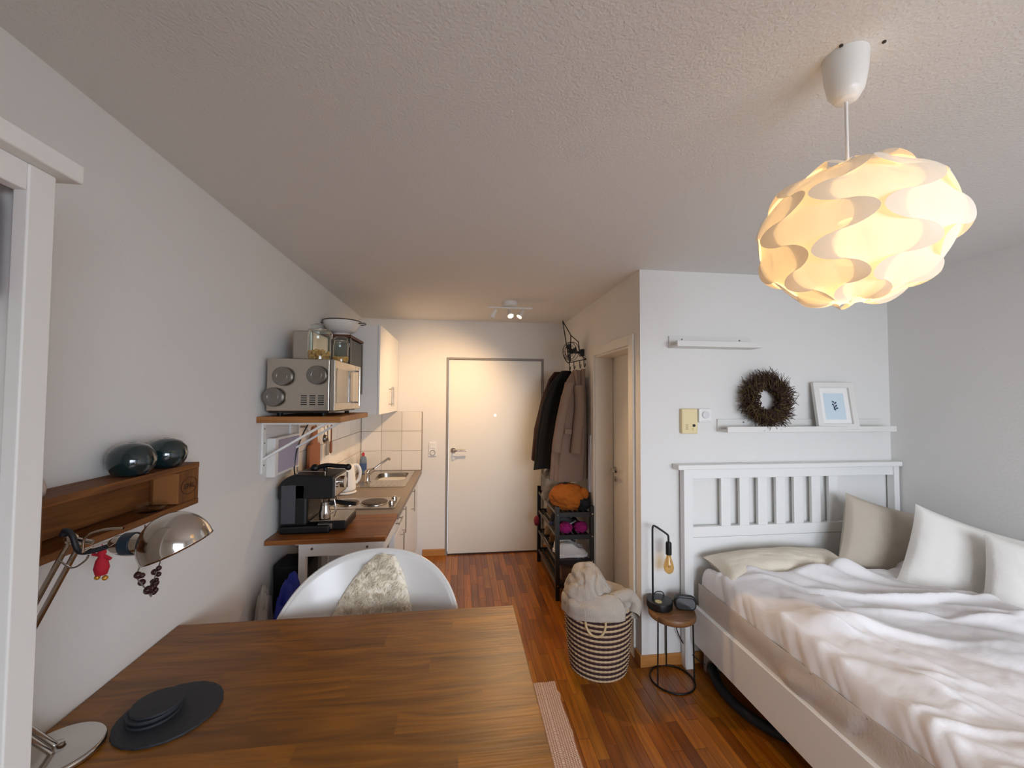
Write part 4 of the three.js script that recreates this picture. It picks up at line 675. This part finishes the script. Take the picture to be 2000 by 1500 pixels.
  const jar = (x, z, r, h, fill, label) => {
    const j = thing('glass_jar', label, 'jar', [x, YM, z]);
    obj('glass', lathe([[0.001, 0], [r * 0.9, 0], [r, r * 0.1], [r, h * 0.66], [r * 0.86, h * 0.8], [r * 0.84, h * 0.84], [r * 0.815, h * 0.84], [r * 0.83, h * 0.79], [r * 0.965, h * 0.65], [r * 0.965, r * 0.12], [r * 0.88, 0.004], [0.001, 0.004]], 36), mats.greenGlass, j);
    obj('lid', lathe([[0.001, h * 0.86], [r * 0.9, h * 0.86], [r * 0.95, h * 0.9], [r * 0.9, h * 0.94], [r * 0.7, h], [0.001, h]], 36), mats.greenGlass, j); obj('wire_clasp', [new THREE.TorusGeometry(r * 0.9, 0.002, 6, 40).rotateX(Math.PI / 2).translate(0, h * 0.84, 0), tube([[r * 0.9, h * 0.84, 0], [r * 1.12, h * 0.76, 0.006], [r * 1.1, h * 0.6, 0], [r * 1.0, h * 0.72, -0.006]], 0.002, 20, 6)], mats.chrome, j);
    const r0 = rng(Math.round(r * 1e4)), bits = []; for (let q = 0; q < 170; q++) { const a = r0() * 6.283, rr = Math.sqrt(r0()) * r * 0.86, y = 0.01 + r0() * fill; bits.push(new THREE.IcosahedronGeometry(0.006 + r0() * 0.004, 0).scale(1.5, 1, 1).rotateY(r0() * 3).rotateZ(r0() * 3).translate(Math.cos(a) * rr, y, Math.sin(a) * rr)); } obj('pasta', bits, M('#c89a52', 0.7), j, { stuff: true });
  };
  jar(-0.795, -2.40, 0.062, 0.205, 0.045, 'large clip-top glass jar with pasta on the microwave'); jar(-0.706, -2.50, 0.042, 0.15, 0.02, 'small clip-top glass jar with a little pasta on the microwave');
  const cl = thing('colander', 'white enamel colander with dark rim on the hanging cupboard', 'colander', [-0.895, 2.12, -3.19]), en = M('#e8e6e0', 0.25, { side: THREE.DoubleSide });
  obj('bowl', lathe([[0.001, 0.022], [0.06, 0.024], [0.1, 0.045], [0.125, 0.085], [0.135, 0.118], [0.131, 0.118], [0.121, 0.087], [0.097, 0.05], [0.06, 0.029], [0.001, 0.027]], 44), en, cl); obj('rim', new THREE.TorusGeometry(0.1345, 0.004, 8, 56).rotateX(Math.PI / 2).translate(0, 0.118, 0), M('#3d3834', 0.4), cl); obj('foot_ring', lathe([[0.058, 0.026], [0.066, 0.001], [0.062, 0.001], [0.055, 0.026]], 36), en, cl);
  for (const sgn of [-1, 1]) obj('handle', tube([[sgn * 0.128, 0.1, -0.04], [sgn * 0.165, 0.105, -0.03], [sgn * 0.168, 0.105, 0.03], [sgn * 0.128, 0.1, 0.04]], 0.004, 30, 8), M('#3d3834', 0.4), cl);
  // espresso machine
  const em = thing('espresso_machine', 'black espresso machine with chrome group head', 'coffee machine', [-1.0, 0.9, -2.69]), bk = M('#090a0d', 0.45), D2 = 0.26;
  obj('base', bx(0.0, 0.27, 0, 0.045, 0, D2, 0.012), bk, em); obj('rear_housing', bx(0, 0.15, 0.04, 0.29, 0, D2, 0.02), bk, em);
  obj('upper_housing', ext((() => { const q = new THREE.Shape(); q.moveTo(0, 0.2); q.lineTo(0.285, 0.2); q.lineTo(0.285, 0.3); q.quadraticCurveTo(0.285, 0.31, 0.27, 0.312); q.lineTo(0.09, 0.325); q.quadraticCurveTo(0.03, 0.32, 0, 0.27); return q; })(), D2 - 0.012, 0.006).translate(0, 0, 0.006), bk, em);
  obj('water_tank', bx(0.012, 0.088, 0.06, 0.275, D2 - 0.004, D2 + 0.006, 0.004), P('#3f434a', 0.25, { clearcoat: 0.5, clearcoatRoughness: 0.1 }), em, { label: 'smoky grey water tank' });
  const tray = obj('drip_tray', bx(0.2, 0.355, 0.012, 0.062, 0.006, D2 - 0.02, 0.008), bk, em); obj('tray_grille', bx(0.155, 0.35, 0.062, 0.066, 0.01, D2 - 0.024, 0.002), mats.brushed, tray); obj('tray_trim', bx(0.2, 0.28, 0.02, 0.05, D2 - 0.0205, D2 - 0.018, 0.001), mats.steel, tray);
  obj('front_panel', bx(0.285, 0.295, 0.2, 0.305, 0.02, D2 - 0.02, 0.004), mats.chrome, em); obj('pressure_gauge', rod([0.295, 0.265, 0.13], [0.318, 0.265, 0.13], 0.035, 28), mats.chrome, em);
  for (const z of [0.05, 0.09, 0.18, 0.215]) obj('button', rod([0.295, 0.26, z], [0.306, 0.26, z], 0.012, 16), mats.chrome, em);
  obj('group_head', [cyl(0.036, 0.036, 0.045, 0.235, 0.158, 0.12, 28)], mats.chrome, em); obj('portafilter', [cyl(0.034, 0.036, 0.028, 0.235, 0.13, 0.12, 28), rod([0.26, 0.145, 0.125], [0.385, 0.135, 0.15], 0.012, 14)], mats.black, em); obj('steam_wand', tube([[0.27, 0.205, 0.22], [0.285, 0.18, 0.225], [0.295, 0.12, 0.228], [0.285, 0.085, 0.226]], 0.004, 30, 8), mats.chrome, em);
  obj('grinder_lever', [tube([[0.14, 0.342, 0.12], [0.2, 0.36, 0.12], [0.27, 0.355, 0.12], [0.33, 0.35, 0.12]], 0.013, 30, 12), ball(0.024, 0.14, 0.345, 0.12, 18), ball(0.02, 0.33, 0.348, 0.12, 18), cyl(0.012, 0.012, 0.03, 0.2, 0.318, 0.12, 14)], mats.black, em);
  obj('cup_rail', [tube([[0.085, 0.325, D2 - 0.02], [0.085, 0.345, D2 - 0.02], [0.09, 0.348, D2 - 0.02], [0.23, 0.344, D2 - 0.02], [0.236, 0.34, D2 - 0.02], [0.236, 0.315, D2 - 0.02]], 0.0028, 60, 8, false, 0.1)], mats.chrome, em);
  const pi = thing('milk_pitcher', 'small polished steel milk pitcher on the drip tray', 'pitcher', [-0.775, 0.966, -2.5]);
  obj('body', lathe([[0.001, 0], [0.03, 0], [0.033, 0.006], [0.033, 0.04], [0.026, 0.062], [0.027, 0.078], [0.025, 0.078], [0.023, 0.062], [0.03, 0.04], [0.03, 0.008], [0.001, 0.004]], 32), mats.chrome, pi); obj('tamper', [cyl(0.0235, 0.0235, 0.03, 0, 0.064, 0, 28), cyl(0.012, 0.018, 0.02, 0, 0.094, 0, 20)], mats.steel, pi); obj('handle', tube([[0.026, 0.07, 0], [0.052, 0.068, 0.004], [0.055, 0.045, 0.004], [0.032, 0.025, 0]], 0.003, 24, 8), mats.chrome, pi);
  single('power_cord', tube([[-0.99, 1.17, -2.62], [-0.995, 1.26, -2.62], [-0.985, 1.36, -2.64], [-0.96, 1.45, -2.66], [-0.93, 1.534, -2.7]], 0.004, 40, 6), mats.black, 'black power cord rising from espresso machine to the shelf', 'cord');
  // electrical box below the shelf
  const eb = thing('fuse_box', 'white wall box with lavender cover panel below the shelf', 'fuse box', [XL, 1.235, -2.70]);
  obj('housing', bx(0.001, 0.038, 0, 0.21, 0, 0.355, 0.003), mats.white, eb); obj('cover_panel', bx(0.038, 0.042, 0.015, 0.195, 0.02, 0.31, 0.002), M('#b8afc4', 0.6), eb, { label: 'lavender cover panel' }); obj('end_strip', bx(0.038, 0.046, 0, 0.21, 0.315, 0.355, 0.002), mats.white, eb);
  // utensils hanging on a rail
  const ra = thing('utensil_rail', 'thin steel rail with hooks on the kitchen tiles', 'rail', [XL + 0.009, 1.475, -3.42]); obj('rail', rod([0.035, 0, 0], [0.035, 0, 0.66], 0.005, 10), mats.steel, ra); for (const z of [0.03, 0.63]) obj('mount', rod([0, 0, z], [0.035, 0, z], 0.006, 10), mats.steel, ra);
  for (const z of [0.14, 0.22, 0.30, 0.47]) obj('hook', tube([[0.035, 0.006, z], [0.042, 0, z], [0.042, -0.02, z], [0.036, -0.03, z], [0.03, -0.022, z]], 0.0018, 16, 5), mats.steel, ra);
  const cb = new THREE.Shape(); cb.moveTo(-0.10, -0.33); cb.lineTo(0.10, -0.33); cb.lineTo(0.10, -0.13); cb.quadraticCurveTo(0.1, -0.115, 0.085, -0.112); cb.lineTo(0.045, -0.105); cb.lineTo(0.04, -0.03); cb.absarc(0, -0.02, 0.04, 0, Math.PI); cb.lineTo(-0.045, -0.105); cb.lineTo(-0.085, -0.112); cb.quadraticCurveTo(-0.1, -0.115, -0.1, -0.13); cb.closePath(); const ho = new THREE.Path(); ho.absarc(0, -0.012, 0.008, 0, 6.2832); cb.holes.push(ho);
  single('cutting_board', ext(cb, 0.012, 0.003).rotateY(Math.PI / 2).translate(-0.006, 0, 0), M('#ffffff', 0.6, { map: woodTex('#8a4f2b', '#a8683e', 71) }), 'brown wooden cutting board with handle hanging on the rail', 'cutting board', [XL + 0.04, 1.455, -2.95], { grain: 'y' });
  single('tea_strainer', [new THREE.TorusGeometry(0.03, 0.003, 8, 30).rotateY(Math.PI / 2).translate(0, -0.09, 0), new THREE.SphereGeometry(0.029, 20, 10, 0, 6.2832, 0, 1.57).rotateZ(-Math.PI / 2).translate(0, -0.09, 0), rod([0, -0.06, 0], [0, 0, 0], 0.002, 6)], mats.steelDark, 'small round tea strainer hanging beside the cutting board', 'strainer', [XL + 0.052, 1.455, -3.12]);
  const sp = new THREE.Shape(); sp.moveTo(-0.005, 0); sp.lineTo(0.005, 0); sp.lineTo(0.006, -0.09); sp.quadraticCurveTo(0.034, -0.11, 0.036, -0.16); sp.lineTo(0.03, -0.22); sp.lineTo(-0.03, -0.22); sp.lineTo(-0.036, -0.16); sp.quadraticCurveTo(-0.034, -0.11, -0.006, -0.09); sp.closePath();
  single('spatula', ext(sp, 0.004, 0.001).rotateY(Math.PI / 2), M('#8f8983', 0.5), 'grey spatula hanging between strainer and wooden spoon', 'spatula', [XL + 0.049, 1.455, -3.2]);
  single('wooden_spoon', [rod([0, 0, 0], [0, -0.14, 0], 0.005, 10), ext(rrect(0.036, 0.09, 0.016), 0.006, 0.002).rotateY(Math.PI / 2).translate(-0.004, -0.17, 0)], M('#7c4620', 0.6), 'dark wooden spoon hanging at the end of the rail', 'spoon', [XL + 0.052, 1.455, -3.28]);
  // switch and socket by the door
  const sw = thing('switch_plate', 'vertical white switch and socket plate beside the door', 'switch', [-0.292, 1.045, ZB]); obj('plate', bx(-0.041, 0.041, 0, 0.15, 0, 0.01, 0.003), mats.plastic, sw); obj('rocker', bx(-0.03, 0.03, 0.082, 0.142, 0.01, 0.015, 0.003), mats.plastic, sw); obj('socket', [lathe([[0.024, 0], [0.024, 0.006], [0.028, 0.007], [0.029, 0]], 30).rotateX(Math.PI / 2).translate(0, 0.038, 0.0095), rod([-0.009, 0.038, 0.009], [-0.009, 0.038, 0.012], 0.003, 8), rod([0.009, 0.038, 0.009], [0.009, 0.038, 0.012], 0.003, 8)], M('#8b8580', 0.5), sw);
}
// ---------------------------------------------------------------- corridor: shoe rack, coats, wall rack
{
  const bk = M('#0e0d0d', 0.5), r = thing('shoe_rack', 'black wooden shoe rack with slatted shelves', 'rack', [0.79, 0, -4.17]), W = 0.33, Ln = 0.84, ys = [0.12, 0.31, 0.515, 0.70];
  for (const x of [0, W - 0.034]) for (const z of [0, Ln - 0.034]) obj('leg', bx(x, x + 0.034, 0, 0.765, z, z + 0.034, 0.003), bk, r);
  for (const y of ys) {
    const s = new THREE.Group(); s.name = 'shelf'; r.add(s);
    for (const z of [0.004, Ln - 0.026]) obj('end_rail', bx(0.034, W - 0.034, y - 0.022, y + 0.016, z, z + 0.022, 0.002), bk, s);
    for (let k = 0; k < 6; k++) obj('slat', bx(0.037 + k * 0.045, 0.067 + k * 0.045, y - 0.002, y + 0.010, 0.027, Ln - 0.027, 0.002), bk, s, { grain: 'z' });
    obj('front_bar', bx(0.008, 0.022, y - 0.01, y + 0.01, 0.034, Ln - 0.034, 0.003), M('#4a443f', 0.4), s, { grain: 'z' });
    for (const x of [0.017, W - 0.017]) obj('screw', rod([x, y, Ln], [x, y, Ln + 0.003], 0.006, 12), mats.chrome, s);
  }
  const T = 0.71, cl = (c, o = {}) => M(c, 0.95, { bumpMap: soft, bumpScale: 0.0009, ...o });
  single('sweater', [blob(0.17, 0.125, 0.15, 4, 0.16, 1.6, -0.75, 64), blob(0.045, 0.05, 0.05, 8, 0.1, 2, -1, 30).translate(0.115, 0.045, 0.08)], M('#a55a10', 0.95, { bumpMap: soft, bumpScale: 0.0009 }), 'mustard yellow sweater heaped on the shoe rack', 'sweater', [0.94, T + 0.094, -3.5]);
  single('grey_jumper', [blob(0.14, 0.19, 0.16, 14, 0.2, 1.8, -0.7, 56), sheet(20, 24, (u, v) => [-0.16 + 0.09 * v * (1 - v) - 0.02 + 0.03 * u, lerp(0.1, -0.13, v) + 0.02 * ns(u * 3, v), lerp(-0.1, 0.1, u) + 0.015 * ns(u * 5, v * 4)], 0.008).translate(0.05, 0, 0)], cl('#8b8680'), 'light grey jumper heaped behind the mustard sweater', 'jumper', [0.91, T + 0.133, -3.83]);
  single('dark_scarf', blob(0.085, 0.075, 0.12, 24, 0.2, 2.2, -0.8, 44), cl('#14181d'), 'dark bundled scarf between mustard sweater and wall', 'scarf', [1.04, T + 0.06, -3.46]);
  const shoe = (name, label, pos, turn, L, mat, sole, extra) => {
    const g = thing(name, label, 'shoe', pos, turn); const W2 = 0.095;
    obj('sole', ext((() => { const s = new THREE.Shape(); const pts = [[-L / 2, 0], [-L * 0.42, W2 * 0.34], [-L * 0.1, W2 * 0.33], [L * 0.25, W2 * 0.5], [L * 0.45, W2 * 0.3], [L / 2, 0], [L * 0.45, -W2 * 0.33], [L * 0.25, -W2 * 0.48], [-L * 0.1, -W2 * 0.33], [-L * 0.42, -W2 * 0.34]]; s.setFromPoints(new THREE.SplineCurve(pts.concat([pts[0]]).map((p) => new THREE.Vector2(...p))).getPoints(50)); return s; })(), 0.02, 0.003).rotateX(-Math.PI / 2).translate(0, 0.003, 0), sole, g);
    obj('upper', grid(32, 16, (u, v) => { const a = u * 6.28318, k = v, lx = Math.cos(a), lz = Math.sin(a), toe = sstep(lx, -0.2, 1), hmax = lerp(0.095, 0.05, toe), sh = Math.cos(k * 1.4); return [lx * L * 0.485 * Math.pow(sh, 0.35) - k * L * 0.1 * toe, 0.022 + hmax * Math.sin(k * 1.5), lz * W2 * 0.47 * Math.pow(sh, 0.4)]; }, true), mat, g);
    if (extra) extra(g, L); return g;
  };
  const ws = M('#d9d6d2', 0.6), bks = M('#101115', 0.6);
  const laces = (m) => (g, L) => obj('laces', [0, 1, 2].map((k) => tube([[0.02 + k * 0.028, 0.105 - k * 0.012, -0.026], [0.03 + k * 0.028, 0.116 - k * 0.013, 0], [0.02 + k * 0.028, 0.105 - k * 0.012, 0.026]], 0.0035, 12, 6)), m, g);
  const y1 = 0.3205, y2 = 0.5255, y0 = 0.1305;
  shoe('sneaker', 'white sneaker on the shoe rack end, toe towards the wall', [0.955, y1, -3.43], 0.05, 0.27, ws, M('#efeeec', 0.5), laces(ws)); shoe('sneaker', 'white sneaker behind the other white sneaker on the rack', [0.95, y1, -3.56], 0.1, 0.27, ws, M('#efeeec', 0.5), laces(ws));
  const mark = (g) => obj('white_stripe', tube([[-0.05, 0.06, 0.043], [-0.01, 0.048, 0.0445], [0.03, 0.058, 0.043], [0.06, 0.072, 0.038]], 0.006, 20, 6), M('#f4f4f4', 0.5), g);
  shoe('running_shoe', 'black running shoe with curved white stripe on the rack', [0.945, y2, -3.53], 0.1, 0.27, bks, bks, mark); shoe('running_shoe', 'black running shoe behind the striped black shoe', [0.945, y2, -3.66], 0.0, 0.27, bks, M('#22386a', 0.6), mark);
  const fur = cl('#8d1160'); single('fluffy_slipper', blob(0.062, 0.048, 0.06, 3, 0.3, 4.5, -0.9, 40), fur, 'fluffy magenta slipper on the rack, on the open side', 'slipper', [0.895, y2 + 0.043, -3.41]); single('fluffy_slipper', blob(0.062, 0.05, 0.06, 6, 0.3, 4.5, -0.9, 40), fur, 'fluffy magenta slipper on the rack, on the wall side', 'slipper', [1.025, y2 + 0.045, -3.41]);
  shoe('ankle_boot', 'brown suede shoe on the middle of the rack', [0.945, y1, -3.75], 0.2, 0.26, M('#6b4a2c', 0.9), bks, laces(M('#3a2a1c', 0.9))); shoe('ankle_boot', 'tan shoe at the door end of the rack', [0.945, y1, -3.95], 0.1, 0.26, M('#8a7358', 0.9), bks, laces(M('#6a5a45', 0.9)));
  single('shoe_carton', [bx(0, 0.2, 0, 0.085, 0, 0.26, 0.003), bx(-0.004, 0.204, 0.07, 0.1, -0.004, 0.264, 0.003)], M('#6a4c3a', 0.85), 'brown cardboard shoe box on the lowest rack shelf', 'box', [0.86, y0, -3.66]);
  single('leather_bag', blob(0.07, 0.11, 0.1, 31, 0.12, 2, -0.8, 40), M('#7a5a34', 0.7), 'tan bag standing on the rack below the grey jumper', 'bag', [0.9, y2 + 0.088, -3.86]);
  single('red_pouch', [blob(0.03, 0.05, 0.035, 17, 0.2, 3, -1, 28), rod([0.01, 0.045, 0], [0.04, 0.1, 0], 0.002, 6)], M('#7a1a2c', 0.8), 'small red pouch hanging on the rack side', 'pouch', [0.755, 0.455, -4.0]);
  // coats hang from the wall rack
  const beige = M('#8d7565', 0.95, { bumpMap: weave, bumpScale: 0.0015 });
  const c = thing('beige_coat', 'long beige wool coat hanging from the wall rack', 'coat', [0, 0, -3.56]);
  obj('body', garment([[0.945, 0.968, 0, 0.170, 0.055, 0.2], [1.15, 0.97, 0, 0.158, 0.06, 0.25], [1.45, 0.985, 0, 0.135, 0.065, 0.22], [1.68, 1.005, 0, 0.112, 0.065, 0.14], [1.83, 1.028, 0, 0.082, 0.055, 0.06], [1.92, 1.036, 0, 0.036, 0.035, 0.02]], 6, 1.3), beige, c);
  obj('sleeve', tube([[0.955, 1.80, 0.05], [0.915, 1.65, 0.062], [0.87, 1.45, 0.066], [0.84, 1.27, 0.062], [0.835, 1.20, 0.06]], 0.042, 50, 16), beige, c); obj('sleeve', tube([[1.03, 1.78, 0.068], [1.04, 1.6, 0.082], [1.02, 1.4, 0.088], [1.0, 1.22, 0.086], [1.0, 1.19, 0.086]], 0.046, 50, 16), beige, c);
  obj('lapel', [sheet(10, 20, (u, v) => [lerp(1.02, 0.995, u) + 0.03 * v, lerp(1.92, 1.58, v), 0.055 + 0.02 * Math.sin(u * 3) + 0.02 * v], 0.006), sheet(10, 20, (u, v) => [lerp(1.06, 1.1, u) - 0.02 * v, lerp(1.93, 1.55, v), 0.052 + 0.018 * Math.sin(u * 3) + 0.02 * v], 0.006)], beige, c); obj('pocket_flap', bx(0.9, 0.965, 1.355, 1.40, 0.085, 0.095, 0.004), beige, c);
  const dark = cl('#0d0c0b');
  single('dark_coat', garment([[1.0, 0.855, 0, 0.165, 0.07, 0.28], [1.3, 0.875, 0, 0.165, 0.075, 0.3], [1.6, 0.92, 0, 0.15, 0.075, 0.25], [1.82, 0.975, 0, 0.115, 0.06, 0.12], [1.93, 1.0, 0, 0.045, 0.04, 0.03]], 7, 4.2), dark, 'black winter coat hanging behind the beige coat', 'coat', [0, 0, -3.80]);
  single('wine_jacket', garment([[1.05, 0.80, 0, 0.10, 0.06, 0.3], [1.35, 0.84, 0, 0.11, 0.07, 0.3], [1.65, 0.90, 0, 0.10, 0.07, 0.2], [1.86, 0.96, 0, 0.085, 0.05, 0.1], [1.93, 0.975, 0, 0.05, 0.035, 0.03]], 7, 7.7), cl('#2e110d'), 'dark wine-red jacket farthest back on the wall rack', 'jacket', [0, 0, -3.98]);
  single('navy_jacket', garment([[1.12, 1.095, 0, 0.036, 0.04, 0.2], [1.4, 1.09, 0, 0.04, 0.045, 0.2], [1.75, 1.088, 0, 0.042, 0.045, 0.1], [1.90, 1.09, 0, 0.03, 0.035, 0.03]], 5, 3.1), cl('#17171c'), 'narrow black jacket between the beige coat and wall', 'jacket', [0, 0, -3.66]);
  single('striped_towel', [sheet(24, 30, (u, v) => [1.115 - 0.012 * Math.sin(u * 9) * v, lerp(1.35, 0.86, v), lerp(-3.47, -3.42, u)], 0.008)], M('#c9cad0', 0.9), 'pale towel hanging at the wall beside the coat', 'towel');
  const wm = mats.blackMetal, wr = thing('wire_wall_rack', 'black geometric wire coat rack high on the corridor wall', 'coat rack', [0, 0, -3.6]);
  const a = [0.915, 2.372, 0], b = [0.992, 2.242, 0], d = [1.062, 2.183, 0], e = [1.074, 2.09, 0], f = [1.122, 2.024, 0], g = [0.978, 1.992, 0], R2 = 0.0045;
  obj('wire_frame', [rod(a, b, R2), rod(b, d, R2), rod(d, e, R2), rod(e, f, R2), rod(f, g, R2), rod(g, a, R2), rod(b, [0.985, 2.0, 0.0], R2), rod(f, [1.135, 2.03, 0], 0.008), ...[a, b, d, e, f, g].map((p) => ball(R2 * 1.15, ...p, 8))], wm, wr);
  for (const [x, y] of [[0.978, 1.992], [1.02, 2.003], [1.075, 2.013], [1.115, 2.023]]) obj('hook', tube([[x, y, 0], [x, y - 0.04, 0.0], [x, y - 0.07, 0.012], [x, y - 0.06, 0.035], [x, y - 0.04, 0.04]], 0.004, 24, 6), wm, wr);
  obj('curved_hook', tube([[0.978, 1.985, 0], [0.955, 2.0, 0.0], [0.935, 2.03, 0], [0.925, 2.06, 0]], 0.005, 20, 6), wm, wr);
  const fa = thing('clip_fan', 'small dark wall fan with round cage behind the wire rack', 'fan', [1.03, 2.105, -3.68]), fz = 0.03;
  obj('cage', [...[0.03, 0.055, 0.078, 0.085].map((q) => new THREE.TorusGeometry(q, 0.002, 6, 40).translate(0, 0, fz + 0.012)), new THREE.TorusGeometry(0.086, 0.003, 6, 40).translate(0, 0, fz - 0.02), ...Array.from({ length: 14 }, (_, k) => rod([0, 0, fz + 0.014], [Math.cos(k * 0.4488) * 0.086, Math.sin(k * 0.4488) * 0.086, fz + 0.008], 0.0014, 5))].map((q) => flat(q).rotateY(-1.0)), wm, fa);
  for (let k = 0; k < 3; k++) obj('blade', sheet(8, 8, (u, v) => { const an = k * 2.094 + lerp(-0.45, 0.45, u), rr = lerp(0.015, 0.074, v); return [Math.cos(an) * rr, Math.sin(an) * rr, fz - 0.008 + 0.018 * (u - 0.5)]; }, 0.0015).rotateY(-1.0), M('#2b3340', 0.5), fa);
  obj('motor', lathe([[0.001, 0.012], [0.02, 0.01], [0.026, -0.01], [0.022, -0.045], [0.001, -0.05]], 24).rotateX(Math.PI / 2).translate(0, 0, fz).rotateY(-1.0), mats.black, fa);
  obj('wall_mount', [bx(0.07, 0.105, -0.045, 0.02, -0.03, 0.03, 0.006), rod([0.0, -0.005, -0.005], [0.075, -0.01, 0], 0.011, 12)], mats.black, fa);
}
scene.traverse((o) => { if (o.isMesh) o.castShadow = o.receiveShadow = true; });
renderer.render(scene, camera);
